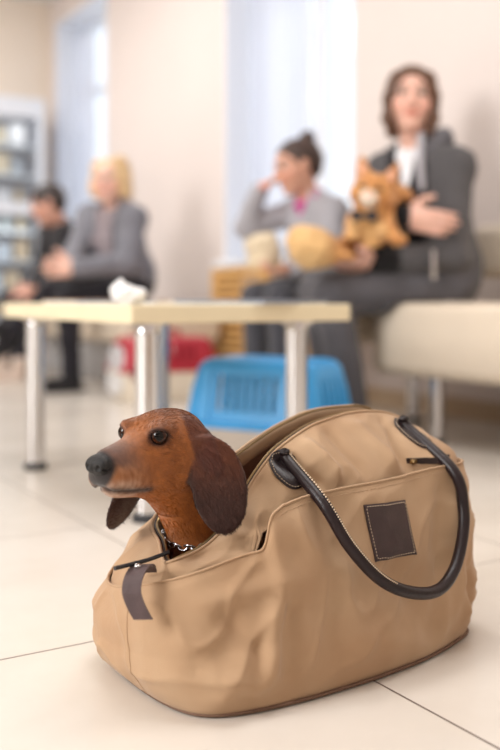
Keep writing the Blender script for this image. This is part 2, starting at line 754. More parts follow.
def on_table(x, y, z=0.446):
    """room-frame offsets on the table top -> world"""
    q = W(x, y, 0)
    return Vector((tw.x + q.x, tw.y + q.y, z))


# magazine at the right end, folder and papers at the left end, crumpled tissue
t = thing('magazine', 'grey magazine lying on the table near the woman with the cat', 'magazine', on_table(0.36, 0.14), PHI + 0.25)
M_PAPER = mat('white_paper', rgb(238, 238, 240), 0.6)
obj('cover', box((-0.105, -0.145, 0.0036), (0.105, 0.145, 0.0095), 0.0006), mat('grey_print', rgb(132, 142, 158), 0.3, var=0.3, vscale=18), t)
obj('pages', box((-0.102, -0.143, 0.0004), (0.1045, 0.143, 0.0036)), M_PAPER, t)
t = thing('magazine', 'dark blue magazine at the middle of the table edge beside the white tissue', 'magazine', on_table(0.12, 0.33), PHI - 0.5)
obj('cover', box((-0.085, -0.12, 0.0065), (0.085, 0.12, 0.0085), 0.0006), mat('dark_print', rgb(86, 92, 112), 0.3, var=0.4, vscale=18), t)
obj('pages', box((-0.083, -0.118, 0.0004), (0.0845, 0.118, 0.0065)), M_PAPER, t)
t = thing('folder', 'thin brown cardboard folder on the table in front of the blond woman', 'folder', on_table(0.20, 0.62), PHI + 0.06)
obj('cover', box((-0.11, -0.155, 0.0065), (0.11, 0.155, 0.0085), 0.0006), mat('brown_card', rgb(176, 138, 104), 0.6, var=0.08), t)
obj('pages', box((-0.107, -0.152, 0.0004), (0.108, 0.152, 0.0065)), M_PAPER, t)
bm = bmesh.new()
bmesh.ops.create_icosphere(bm, subdivisions=4, radius=1.0)
for v in bm.verts:
    n = mnoise.noise(v.co * 1.9 + Vector((3, 1, 4))) * 0.34 + abs(mnoise.noise(v.co * 4.3)) * 0.22
    v.co = v.co * (0.92 + n)
    v.co.x *= 0.036
    v.co.y *= 0.026
    v.co.z = max(v.co.z * 0.024, -0.020) + 0.020 + (0.010 if v.co.x < -0.01 else 0)
    if v.co.z < 0.001:
        v.co.z = 0.0005
zmin = min(v.co.z for v in bm.verts)
for v in bm.verts:
    v.co.z -= zmin - 0.0003
o = obj('paper_tissue', bm, M_PAPER, smooth=True)
o.location = on_table(0.05, 0.13)
tag(o, 'crumpled white paper tissue standing on the near edge of the table', 'tissue')

# ================================================================== benches


def bench(label, u0, u1, v0, v1, zt, th, back, legs, panels=()):
    t = thing('waiting_bench', label, 'bench', W(v0, u0, 0), PHI)
    n = max(1, round((u1 - u0) / 1.0))
    step = (u1 - u0) / n
    D = v1 - v0
    for i in range(n):
        obj('seat', box((0, i * step + 0.003, zt - th), (D, (i + 1) * step - 0.003, zt), 0.035, 5), M_CREAM, t, True)
        if back:
            obj('backrest', box((D - 0.10, i * step + 0.003, back[0]), (D, (i + 1) * step - 0.003, back[1]), 0.035, 5), M_CREAM, t, True)
    for (x, y) in legs:
        lg = obj('leg', lathe(bmesh.new(), [(0.027, 0.012), (0.027, zt - th)], loc=(x, y, 0)), M_CHROME, t, True)
        obj('foot', lathe(bmesh.new(), [(0.032, 0), (0.032, 0.012)], loc=(x, y, 0)), M_DARKRUB, lg)
    for y in panels:
        obj('end_panel', box((0.03, y - 0.02, 0), (D - 0.03, y + 0.02, zt - th + 0.004), 0.004), M_WHITE, t)
    if back:
        for y in (0.18, (u1 - u0) / 2, u1 - u0 - 0.18):
            obj('back_post', box((D - 0.065, y - 0.02, zt - 0.02), (D - 0.035, y + 0.02, back[0] + 0.03), 0.004), M_CHROME, t)
    return t


bench('long cream padded bench with chrome legs under the woman holding the cat', -0.55, 2.50, 1.99, 2.55, 0.445, 0.235, (0.53, 0.72),
      [(0.09, 2.82), (0.47, 2.82), (0.09, 1.5), (0.47, 1.5), (0.09, 0.2), (0.47, 0.2)])
bench('short cream padded bench the girl sits on', 2.62, 3.34, 2.02, 2.46, 0.42, 0.12, None, [(0.08, 0.1), (0.36, 0.1), (0.08, 0.68), (0.36, 0.68)])
bench('cream padded bench with white end panels under the blond woman and the man', 4.20, 6.10, 1.86, 2.40, 0.44, 0.20, None, [], (0.06, 0.95, 1.84))

# ================================================================== glass cabinet on the back wall
t = thing('glass_cabinet', 'tall white glass-fronted cabinet with stocked shelves in the far corner', 'cabinet', W(1.20, UB - 0.46, 0), PHI)
M_CAB = mat('white_cabinet_metal', rgb(226, 230, 238), 0.35)
M_SHELF = mat('pale_glass_shelf', rgb(226, 234, 240), 0.2)
CW, CD, CH = 1.20, 0.44, 1.95
bm = bmesh.new()
bx(bm, (0, 0.02, 0), (0.03, CD, CH), 0.003)
bx(bm, (CW - 0.03, 0.02, 0), (CW, CD, CH), 0.003)
bx(bm, (0.03, CD - 0.02, 0), (CW - 0.03, CD, CH))
bx(bm, (0.03, 0.02, CH - 0.14), (CW - 0.03, CD - 0.02, CH), 0.003)
bx(bm, (0.03, 0.02, 0), (CW - 0.03, CD - 0.02, 0.30), 0.003)
obj('carcass', bm, M_CAB, t)
SHZ = [0.50, 0.72, 0.94, 1.14, 1.36, 1.58]
for z in [0.302] + SHZ:
    obj('shelf', box((0.03, 0.04, z), (CW - 0.03, CD - 0.02, z + 0.02)), M_SHELF, t)
for x0, x1 in ((0.002, CW / 2 - 0.002), (CW / 2 + 0.002, CW - 0.002)):
    bm = bmesh.new()
    bx(bm, (x0, 0, 0.10), (x0 + 0.055, 0.018, CH - 0.01), 0.003)
    bx(bm, (x1 - 0.055, 0, 0.10), (x1, 0.018, CH - 0.01), 0.003)
    for a, b in ((0.10, 0.30), (1.08, 1.17), (CH - 0.15, CH - 0.01)):
        bx(bm, (x0 + 0.055, 0, a), (x1 - 0.055, 0.018, b), 0.003)
    dr = obj('door', bm, M_CAB, t)
    for a, b in ((0.30, 1.08), (1.17, CH - 0.15)):
        obj('pane', box((x0 + 0.05, 0.007, a), (x1 - 0.05, 0.011, b)), M_GLASS, dr)
    hx = x1 - 0.03 if x0 < 0.1 else x0 + 0.03
    obj('handle', box((hx - 0.01, -0.03, 0.95), (hx + 0.01, -0.002, 1.2), 0.004), M_CHROME, dr)
for zz in (0.98, 1.74):  # added fill lights lifting the dark cabinet interior, no lamps known there
    ld = bpy.data.lights.new('cabinet_fill', 'AREA')
    ld.shape = 'RECTANGLE'
    ld.size, ld.size_y, ld.energy = CW - 0.2, 0.06, 0.5
    lo_ = bpy.data.objects.new('cabinet_fill', ld)
    COL.objects.link(lo_)
    lo_.parent = t
    lo_.location = (CW / 2, 0.03, zz)
    lo_.rotation_euler = (math.radians(50), 0, 0)
cab = W(1.20, UB - 0.46, 0)
random.seed(7)
PK = [mat('pack_cream', rgb(238, 222, 190), 0.5), mat('pack_pale_blue', rgb(214, 226, 236), 0.5), mat('pack_white', rgb(240, 240, 240), 0.5),
      mat('pack_ochre', rgb(234, 212, 178), 0.5), mat('pack_slate', rgb(178, 192, 208), 0.5), mat('pack_mint', rgb(222, 232, 230), 0.5)]
PN = ['cream', 'pale blue', 'white', 'ochre', 'slate', 'mint']
SN = ['bottom', 'second lowest', 'third lowest', 'middle', 'fourth highest', 'second highest', 'top']
protos = {}
for si, z in enumerate([0.302] + SHZ):
    x = 0.07
    zt = ([0.302] + SHZ + [1.80])[si + 1]
    while x < CW - 0.16:
        kd = random.choice((0, 0, 1))
        free = [(a_, c_) for a_ in (0, 1) for c_ in range(6) if (si, a_, c_) not in protos]
        kd, c = random.choice([f_ for f_ in free if f_[0] == kd] or free)
        protos[(si, kd, c)] = True
        w = random.choice((0.09, 0.11, 0.13))
        hgt = random.uniform(0.55, 0.86) * (zt - z - 0.02)
        q = W(x + w / 2, 0.17, 0)
        loc = Vector((cab.x + q.x, cab.y + q.y, z + 0.0205))
        if kd == 0:
            o = obj('medicine_box', box((-w / 2, -0.06, 0), (w / 2, 0.06, hgt), 0.002), PK[c])
            tag(o, '%s packet on the %s shelf of the glass cabinet' % (PN[c], SN[si]), 'packet', 'packets and bottles on the cabinet shelves')
        else:
            w = 0.08
            r = 0.036
            o = obj('bottle', lathe(bmesh.new(), [(r * .9, 0), (r, 0.006), (r, hgt * .66), (r * .5, hgt * .8), (r * .42, hgt * .84), (r * .48, hgt * .85), (r * .48, hgt)], 20), PK[c], smooth=True)
            tag(o, '%s bottle on the %s shelf of the glass cabinet' % (PN[c], SN[si]), 'bottle', 'packets and bottles on the cabinet shelves')
        o.location = loc
        o.rotation_euler = (0, 0, PHI)
        x += w + random.uniform(0.02, 0.05)

# ================================================================== pet carriers


def boolean_slots(o, boxes, rot=None):
    bm = bmesh.new()
    for lo, hi in boxes:
        bx(bm, lo, hi)
    me = bpy.data.meshes.new('cutter')
    bmesh.ops.recalc_face_normals(bm, faces=bm.faces[:])
    bm.to_mesh(me)
    bm.free()
    c = bpy.data.objects.new('cutter', me)
    COL.objects.link(c)
    c.parent = o.parent
    md = o.modifiers.new('slots', 'BOOLEAN')
    md.operation = 'DIFFERENCE'
    md.object = c
    md.solver = 'EXACT'
    bpy.context.view_layer.update()
    dg = bpy.context.evaluated_depsgraph_get()
    new = bpy.data.meshes.new_from_object(o.evaluated_get(dg))
    o.modifiers.clear()
    o.data = new
    bpy.data.objects.remove(c)


def carrier(label, loc, rotz, Lx, Ly, zs, zt, mats, grip=True):
    """tapered plastic pet carrier: door at the -x end, vented long sides"""
    mt, mb, mw, dk = mats
    t = thing('pet_carrier', label, 'pet carrier', loc, rotz)
    hx, hy = Lx / 2, Ly / 2
    bm = loft(bmesh.new(), [rrect(hx * .86, hy * .84, .03, 0.0), rrect(hx * .9, hy * .9, .04, 0.012), rrect(hx * .97, hy * .97, .05, zs - .012),
                            rrect(hx * 1.0, hy * 1.0, .05, zs - .010), rrect(hx * 1.0, hy * 1.0, .05, zs)], True, False)
    o = obj('tub', bm, mb, t, True)
    s = o.modifiers.new('shell', 'SOLIDIFY')
    s.thickness = .004
    s.offset = -1
    H = zt - zs
    bm = loft(bmesh.new(), [rrect(hx * 1.03, hy * 1.03, .05, zs), rrect(hx * 1.03, hy * 1.03, .05, zs + .016), rrect(hx * .985, hy * .975, .05, zs + .018),
                            rrect(hx * .93, hy * .88, .05, zs + H * .55), rrect(hx * .87, hy * .79, .05, zs + H * .88), rrect(hx * .82, hy * .72, .05, zs + H * .965),
                            rrect(hx * .74, hy * .62, .045, zt)], False, True)
    top = obj('top_shell', bm, mt, t, False)
    s = top.modifiers.new('shell', 'SOLIDIFY')
    s.thickness = .005
    s.offset = -1
    cut = []
    for i in range(7):
        x = -hx * .40 + i * hx * .8 / 6
        cut.append(((x - .0055, -hy * 1.2, zs + H * .25), (x + .0055, -hy * .6, zs + H * .78)))
        cut.append(((x - .0055, hy * .6, zs + H * .25), (x + .0055, hy * 1.2, zs + H * .78)))
    for i in range(5):
        y = -hy * .42 + i * hy * .84 / 4
        cut.append(((hx * .6, y - .0055, zs + H * .2), (hx * 1.2, y + .0055, zs + H * .74)))
    cut.append(((-hx * 1.2, -hy * .58, zs - .01), (-hx * .8, hy * .58, zs + H * .72)))
    boolean_slots(top, cut)
    # raised ribs beside the vents
    for x in (-hx * .6, hx * .6):
        for sy in (-1, 1):
            bm = loft(bmesh.new(), [[(x - .014, sy * hy * 1.01, zs + .018), (x + .014, sy * hy * 1.01, zs + .018), (x + .014, sy * hy * .9, zs + .018), (x - .014, sy * hy * .9, zs + .018)],
                      [(x - .012, sy * hy * .83, zs + H * .86), (x + .012, sy * hy * .83, zs + H * .86), (x + .012, sy * hy * .76, zs + H * .86), (x - .012, sy * hy * .76, zs + H * .86)]])
            obj('rib', bm, mt, t)
    # handle
    bm = bmesh.new()
    if not grip:
        bx(bm, (-.08, -.03, zt - .004), (.08, .03, zt + .003), .003)
    else:
        tube(bm, catmull([(-.075, 0, zt - .006), (-.068, 0, zt + .022), (-.03, 0, zt + .028), (.03, 0, zt + .028), (.068, 0, zt + .022), (.075, 0, zt - .006)], 5), .009, 10, flat=1.3)
    obj('handle', bm, mt, t, True)
    # clips
    for sy in (-1, 1):
        for x in (-hx * .8, hx * .8):
            obj('clip', box((x - .014, sy * hy * 1.02 - .006, zs - .03), (x + .014, sy * hy * 1.02 + .008, zs + .028), .003), dk, t)
    # wire door
    bm = bmesh.new()
    dx = -hx * 1.0
    y0, z0, z1 = hy * .66, .035, zs + H * .72
    ring = [Vector((dx + .012 * (z - z0) / (z1 - z0), y, z)) for y, z in
            [(y0 * math.copysign(abs(math.cos(a)) ** .55, math.cos(a)), (z0 + z1) / 2 + (z1 - z0) / 2 * math.copysign(abs(math.sin(a)) ** .55, math.sin(a))) for a in [2 * math.pi * i / 40 for i in range(40)]]]
    tube(bm, ring, .0045, 8, True)
    for i in range(1, 9):
        z = z0 + (z1 - z0) * i / 9
        cyl(bm, (dx + .012 * (i / 9), -y0 * .93, z), (dx + .012 * (i / 9), y0 * .93, z), .003, seg=8)
    for i in range(1, 8):
        y = -y0 + 2 * y0 * i / 8
        cyl(bm, (dx, y, z0 + .006), (dx + .012, y, z1 - .006), .003, seg=8)
    obj('wire_door', bm, mw, t, True)
    return t


M_BLUE = mat('sky_blue_plastic', rgb(58, 160, 226), 0.35, var=0.04)
M_GREIGE = mat('greige_plastic', rgb(196, 184, 172), 0.45, var=0.04)
M_RED = mat('raspberry_plastic', rgb(176, 42, 58), 0.38, var=0.05)
M_OFFW = mat('offwhite_plastic', rgb(226, 214, 196), 0.45)
M_WIRE = mat('white_wire', rgb(232, 232, 234), 0.35)
M_NAVY = mat('dark_blue_plastic', rgb(40, 92, 140), 0.4)
M_DRED = mat('dark_red_plastic', rgb(120, 30, 44), 0.4)
carrier('blue pet carrier with vented sides on the floor behind the bag', P(270, 462, 2.66) * Vector((1, 1, 0)), math.radians(-30), 0.42, 0.30, 0.108, 0.292,
        (M_BLUE, M_GREIGE, M_WIRE, M_NAVY), False)
carrier('red and cream pet carrier with a white wire door beyond the table', (-0.395, 4.33, 0), math.radians(24), 0.46, 0.32, 0.135, 0.285,
        (M_RED, M_OFFW, M_WIRE, M_DRED))
# ================================================================== the canvas bag
from mathutils.bvhtree import BVHTree
BAG = thing('duffel_bag', 'tan canvas duffel bag with dark leather handles standing on the floor tiles, a dog inside', 'bag',
            (-0.0545, 1.0355, 0), math.atan2(0.603, 0.797))
BM_ = Matrix.Translation(BAG.location) @ Matrix.Rotation(math.atan2(0.603, 0.797), 4, 'Z')


def canvas(name, c1, c2):
    m = mat(name, c1, 0.85, col2=c2, vscale=7, spec=0.25, sheen=0.15)
    nt = m.node_tree
    b = nt.nodes['Principled BSDF']
    tc = [n for n in nt.nodes if n.type == 'TEX_COORD'][0]
    add = None
    for ax in (0, 2):
        w = nt.nodes.new('ShaderNodeTexWave')
        w.wave_type = 'BANDS'
        w.bands_direction = 'XYZ'[ax]
        w.inputs['Scale'].default_value = 260
        w.inputs['Distortion'].default_value = 1.2
        nt.links.new(tc.outputs['Object'], w.inputs[0])
        if add is None:
            add = w.outputs[1]
        else:
            mm = nt.nodes.new('ShaderNodeMath')
            mm.operation = 'ADD'
            nt.links.new(add, mm.inputs[0])
            nt.links.new(w.outputs[1], mm.inputs[1])
            add = mm.outputs[0]
    n = nt.nodes.new('ShaderNodeTexNoise')
    n.inputs['Scale'].default_value = 120
    n.inputs['Detail'].default_value = 5
    nt.links.new(tc.outputs['Object'], n.inputs['Vector'])
    mm = nt.nodes.new('ShaderNodeMath')
    mm.operation = 'MULTIPLY_ADD'
    nt.links.new(n.outputs[0], mm.inputs[0])
    mm.inputs[1].default_value = 2.0
    nt.links.new(add, mm.inputs[2])
    bp = nt.nodes.new('ShaderNodeBump')
    bp.inputs['Strength'].default_value = 0.22
    bp.inputs['Distance'].default_value = 0.0007
    nt.links.new(mm.outputs[0], bp.inputs['Height'])
    nt.links.new(bp.outputs[0], b.inputs['Normal'])
    return m


M_CANVAS = canvas('tan_canvas', rgb(192, 161, 129), rgb(182, 147, 114))
M_CANVASD = mat('brown_canvas_piping', rgb(120, 92, 74), 0.8, bump=.2)
M_LINING = mat('brown_lining', rgb(136, 102, 82), 0.75, var=0.15, vscale=20, bump=0.2, bscale=160)
M_LEATHER = mat('dark_brown_leather', rgb(36, 24, 26), 0.36, spec=0.35, var=0.2, vscale=40, bump=0.25, bscale=320)
M_LEATHERM = mat('worn_brown_leather', rgb(66, 49, 49), 0.5, var=0.2, vscale=50, bump=0.3, bscale=300)
M_STITCH = mat('tan_thread', rgb(204, 182, 156), 0.8)
M_ZIP = mat('dark_zip_tape', rgb(52, 40, 38), 0.7)
M_BRASS = mat('old_brass', rgb(150, 126, 88), 0.35, 1.0)

#      base s,t        lower rim s,t,z         upper rim s,t,z
CS = [((0, 0), (-.011, .035, .147), (.000, .062, .158)),
      ((.030, -.016), (.016, .020, .156), (.030, .066, .161)),
      ((.065, -.026), (.056, .012, .165), (.062, .072, .166)),
      ((.098, -.031), (.094, .008, .172), (.102, .079, .190)),
      ((.103, -.032), (.097, .008, .209), (.110, .080, .201)),
      ((.130, -.035), (.124, .008, .219), (.135, .080, .238)),
      ((.165, -.037), (.158, .007, .224), (.164, .075, .269)),
      ((.230, -.039), (.226, .004, .227), (.231, .085, .294)),
      ((.310, -.035), (.311, .004, .229), (.312, .095, .304)),
      ((.370, -.025), (.367, .000, .235), (.380, .100, .301)),
      ((.420, -.010), (.415, -.002, .236), (.418, .088, .284)),
      ((.452, .000), (.446, .006, .236), (.430, .090, .270)),
      ((.468, .060), (.460, .060, .235), (.440, .100, .262)),
      ((.470, .115), (.462, .115, .235), (.440, .115, .260)),
      ((.468, .170), (.452, .170, .235), (.438, .126, .262)),
      ((.450, .230), (.430, .215, .235), (.425, .128, .276)),
      ((.370, .255), (.360, .225, .235), (.375, .138, .306)),
      ((.300, .262), (.290, .232, .225), (.300, .158, .304)),
      ((.230, .265), (.220, .235, .215), (.235, .163, .284)),
      ((.160, .262), (.160, .237, .205), (.175, .172, .252)),
      ((.100, .255), (.100, .235, .180), (.112, .204, .205)),
      ((.050, .247), (.050, .230, .135), (.078, .208, .182)),
      ((.012, .225), (.000, .208, .112), (.056, .198, .170)),
      ((-.004, .180), (-.018, .175, .112), (.043, .168, .165)),
      ((-.010, .130), (-.028, .138, .118), (.033, .136, .162)),
      ((-.013, .080), (-.031, .094, .128), (.016, .106, .156)),
      ((-.010, .035), (-.027, .060, .140), (.004, .080, .152))]
NC = 440
cs = np.array([list(a) + [0] + list(b) + list(c) for a, b, c in CS])
cl = np.vstack([cs, cs[:1]])
seglen = np.linalg.norm(np.diff(cl[:, :2], axis=0), axis=1)
pp = np.concatenate([[0], np.cumsum(seglen)])
qq = np.linspace(0, pp[-1], NC, endpoint=False)
COLS = np.stack([np.interp(qq, pp, cl[:, j]) for j in range(9)], 1)


def smooth_ring(A, sig):
    r = int(3 * sig)
    w = np.exp(-0.5 * (np.arange(-r, r + 1) / sig) ** 2)
    w /= w.sum()
    return sum(wi * np.roll(A, k, 0) for k, wi in zip(range(-r, r + 1), w))


COLS[:, 0:3] = smooth_ring(COLS[:, 0:3], 6)
COLS[:, 6:9] = smooth_ring(COLS[:, 6:9], 5)
rimz = COLS[:, 3:6].copy()
COLS[:, 3:6] = smooth_ring(COLS[:, 3:6], 1.2)
far = np.abs(qq - 0.105) > 0.03
COLS[far, 3:6] = smooth_ring(rimz, 4)[far]
cen = np.array([0.22, 0.115])
tan = np.roll(COLS[:, :2], -1, 0) - np.roll(COLS[:, :2], 1, 0)
OUT = np.stack([tan[:, 1], -tan[:, 0]], 1)
OUT /= np.linalg.norm(OUT, axis=1)[:, None]
OUT = smooth_ring(OUT, 4)

FOLDS = [  # ridge or furrow on the front: (s,z)->(s,z), width, height
    ((.088, .105), (.070, .045), .011, .0075), ((.112, .110), (.100, .030), .013, -.0060),
    ((.030, .105), (.062, .070), .012, -.0050), ((.010, .050), (.060, .030), .010, .0050),
    ((.055, .090), (.020, .020), .014, .0045), ((.02, .125), (.10, .135), .010, .0035),
    ((.385, .215), (.345, .060), .016, -.0055), ((.410, .190), (.392, .070), .012, .0055),
    ((.425, .090), (.440, .015), .010, -.0070), ((.405, .060), (.425, .010), .009, .0050),
    ((.180, .200), (.160, .060), .022, -.0035), ((.270, .120), (.330, .030), .022, -.0035),
    ((.200, .060), (.300, .020), .016, .0035), ((.13, .19), (.19, .13), .018, .0035)]
FOLDS_U = [((.165, .262), (.205, .232), .010, -.0075), ((.200, .288), (.225, .240), .009, .0075),
           ((.250, .292), (.270, .240), .012, -.0050), ((.140, .235), (.112, .190), .008, -.0055),
           ((.300, .298), (.330, .240), .012, .0050), ((.365, .290), (.345, .240), .010, -.0045),
           ((.060, .178), (.105, .176), .006, .0045), ((.03, .158), (.09, .165), .005, -.0035), ((.41, .27), (.395, .235), .009, .005)]


def folds(P3, FL):
    s, t, z = P3[:, 0], P3[:, 1], P3[:, 2]
    w0 = np.clip((0.11 - t) / 0.05, 0, 1)
    d = np.zeros(len(P3))
    for (a, b, w, h) in FL:
        a, b = np.array(a), np.array(b)
        ab = b - a
        u = np.clip(((s - a[0]) * ab[0] + (z - a[1]) * ab[1]) / (ab @ ab), -0.3, 1.3)
        dist = np.hypot(s - a[0] - u * ab[0], z - a[1] - u * ab[1])
        d += 1.45 * h * np.exp(-(dist / w) ** 2) * np.clip(np.minimum(u + .3, 1.3 - u) * 3, 0, 1) * w0
    return d


def wrinkle(P3, amp=1.0):
    out = np.empty(len(P3))
    for i, p in enumerate(P3):
        v = Vector(p)
        big = mnoise.noise(Vector((v.x * 11, v.y * 11, v.z * 8 + 3)))
        mid = mnoise.noise(Vector((v.x * 26 + v.z * 18, v.y * 26, v.z * 14 - v.x * 10)) + Vector((5, 2, 9)))
        rid = 1 - abs(mnoise.noise(Vector((v.x * 15 - v.z * 12, v.y * 15, v.z * 13 + v.x * 6)) + Vector((1, 7, 3)))) * 2
        out[i] = amp * (0.0040 * big + 0.0028 * mid + 0.0042 * max(rid, 0) ** 3)
    return out


def ring_mesh(name, rows, m, parent, thick=0.0, cap_first=False, smooth='all'):
    n = len(rows[0])
    V = np.concatenate(rows)
    F = []
    for r in range(len(rows) - 1):
        for i in range(n):
            j = (i + 1) % n
            F.append((r * n + i, r * n + j, (r + 1) * n + j, (r + 1) * n + i))
    if cap_first:
        F.append(tuple(range(n))[::-1])
    me = bpy.data.meshes.new(name)
    me.from_pydata(V.tolist(), [], F)
    o = link(name, me, m, parent, smooth)
    if thick:
        s = o.modifiers.new('cloth', 'SOLIDIFY')
        s.thickness = thick
        s.offset = -1
    return o, V, F


# lower shell: base up to the pocket edge
rows = []
NL = 44
for r in range(NL + 1):
    h = r / NL
    base, rim = COLS[:, 0:3], COLS[:, 3:6]
    Q = base * (1 - h) + rim * h
    front = np.clip((0.06 - Q[:, 1]) / 0.06, 0, 1)
    bul = 0.020 * math.sin(math.pi * min(h, 1)) * (1 - 0.45 * front) + 0.006 * math.sin(math.pi * min(1, h * 2.2)) * (1 if h < .45 else 0)
    Q[:, :2] += OUT * np.asarray(bul)[..., None] if np.ndim(bul) else OUT * bul
    wr = wrinkle(Q) + folds(Q, FOLDS)
    wt = min(1, h * 6) * (1 if h < .94 else max(0.35, (1 - h) / .06))
    Q[:, :2] += OUT * (wr * wt)[:, None]
    fl = np.exp(-((Q[:, 0] - 0.098) / 0.022) ** 2) * (Q[:, 1] < 0.06) * max(0, h - .6) / .4
    Q[:, :2] += OUT * (0.007 * fl)[:, None]
    if h < 0.06:
        Q[:, :2] -= OUT * (0.004 * (1 - h / 0.06) ** 2)
    Q[:, 2] = np.maximum(Q[:, 2], 0.0015)
    rows.append(Q)
body, BV, BF = ring_mesh('body', rows, M_CANVAS, BAG, 0.0028, True)
tree_low = BVHTree.FromPolygons([Vector(v) for v in BV.tolist()], BF)
rim_low = rows[-1]

for nm, key in (('end_seam', 25),):
    ci = int(round(pp[key] / pp[-1] * NC)) % NC
    seam = [Vector((rows[r][ci] + np.array([OUT[ci][0], OUT[ci][1], 0]) * .0001).tolist()) for r in range(2, NL - 6)]
    obj(nm, tube(bmesh.new(), seam, 0.0008, 6), M_CANVAS, BAG, 'all')

# upper shell: rises from inside the pocket edge to the opening
rows = []
NU = 26
for r in range(NU + 1):
    h = r / NU
    a = COLS[:, 3:6].copy()
    lf = np.clip((0.16 - np.abs(COLS[:, 3] - 0.05)) / 0.06, 0, 1) * (COLS[:, 4] < 0.05)
    a[:, :2] -= OUT * (0.008 + 0.012 * lf)[:, None]
    lend = np.clip((0.045 - COLS[:, 3]) / 0.02, 0, 1) * np.clip((COLS[:, 4] - 0.05) / 0.03, 0, 1)
    a[:, :2] += OUT * (0.005 * lend)[:, None]
    a[:, 2] -= 0.030 - 0.025 * lend
    b = COLS[:, 6:9]
    Q = a * (1 - h) + b * h
    right = np.clip((Q[:, 0] - 0.36) / 0.08, 0, 1)
    left = np.clip((0.09 - Q[:, 0]) / 0.05, 0, 1)
    bul = (0.011 + 0.012 * right - 0.004 * left) * math.sin(math.pi * h)
    Q[:, :2] += OUT * bul[:, None]
    Q[:, 2] += 0.35 * bul
    wr = wrinkle(Q, 0.8) + folds(Q, FOLDS_U)
    wt = 1 if h < .85 else max(0.25, (1 - h) / .15)
    Q[:, :2] += OUT * (wr * wt)[:, None]
    Q[:, 2] += wr * wt * 0.5
    rows.append(Q)
upper, UV_, UF_ = ring_mesh('upper_body', rows, M_CANVAS, BAG, 0.0026)
tree_up = BVHTree.FromPolygons([Vector(v) for v in UV_.tolist()], UF_)
rim_up = rows[-1]

# lining: from the opening down to the inner bottom
rows = []
for h in (0.0, 0.04, 0.2, 0.45, 0.7, 0.9, 1.0):
    a = rim_up.copy()
    a[:, 2] -= 0.018
    a[:, :2] -= OUT * 0.0042
    b = COLS[:, 0:3].copy()
    b[:, :2] -= OUT * 0.016
    b[:, 2] = 0.014
    Q = a * (1 - h) + b * h
    Q[:, :2] += OUT * (0.008 * math.sin(math.pi * h))
    rows.append(Q)
fac = []
for k, dz in ((.0030, -.001), (.0038, -.012), (.0050, -.022)):
    q_ = rim_up.copy()
    q_[:, :2] -= OUT * k
    q_[:, 2] += dz
    fac.append(q_)
ring_mesh('facing', fac, M_CANVAS, BAG, 0.0008)
lin_o, _, _ = ring_mesh('lining', rows[::-1], M_LINING, BAG, 0, True)

# bound edge and zip tape round the opening, welt on the pocket edge, piping at the base
vec = lambda A: [Vector(p) for p in A.tolist()]
obj('rim_binding', tube(bmesh.new(), vec(rim_up[::2]), 0.0020, 8, True), M_CANVAS, BAG, 'all')
zt_in = rim_up.copy()
zt_in[:, :2] -= OUT * 0.0075
zt_in[:, 2] += 0.0005
zt_mid = rim_up.copy()
zt_mid[:, :2] -= OUT * 0.004
zt_mid[:, 2] += 0.001
zt_o, _, _ = ring_mesh('zip_tape', [zt_mid, zt_in], M_ZIP, BAG, 0.0012)
tooth = zt_in.copy()
obj('zip_teeth', tube(bmesh.new(), vec(tooth[::2]), 0.0016, 6, True), M_BRASS, BAG, True)
welt = rim_low.copy()
welt[:, 2] -= 0.0005
obj('pocket_hem', tube(bmesh.new(), vec(welt), 0.0015, 8, True), M_CANVAS, BAG, 'all')
bp_ = COLS[:, 0:3].copy()
bp_[:, :2] += OUT * 0.0005
bp_[:, 2] = 0.0032
obj('base_piping', tube(bmesh.new(), vec(bp_[::2]), 0.0022, 8, True), M_CANVASD, BAG, 'all')


def on_front(s, z, lift=0.0, tree=None):
    best = None
    for tr in ([tree] if tree else [tree_low, tree_up]):
        h = tr.ray_cast(Vector((s, -0.4, z)), Vector((0, 1, 0)))
        if h[0] is not None and (best is None or h[0].y < best[0].y):
            best = h
    if best is None:
        q, n = on_front(s, z - 0.003, lift, tree)
        return q + Vector((0, .0015, .0025)), n
    n = best[1]
    if n.y > 0:
        n = -n
    return best[0] + n * lift, n


def dash(bm, a, b, n, w=0.0011, h=0.0009):
    """one raised thread stitch between two surface points"""
    d = (b - a)
    m = d * 0.62
    c = (a + b) / 2
    t = m.normalized()
    s = n.cross(t).normalized()
    ring = []
    for p, f in ((c - m / 2, 0.5), (c - m / 4, 1), (c + m / 4, 1), (c + m / 2, 0.5)):
        ring.append([p + s * w * f * .5 + n * 0, p + n * h * f, p - s * w * f * .5])
    loft(bm, ring)


# pocket stitching
bm = bmesh.new()
front = [i for i in range(NC) if rim_low[i][1] < 0.03 and 0.11 < rim_low[i][0] < 0.425 and i < NC // 2]
prev = None
for i in front:
    p, n = on_front(rim_low[i][0], rim_low[i][2] - 0.0075, 0.0004, tree_low)
    if prev is not None and (p - prev[0]).length > 0.0042:
        dash(bm, prev[0], p, n)
        prev = (p, n)
    elif prev is None:
        prev = (p, n)
obj('pocket_stitching', bm, M_CANVAS, BAG)


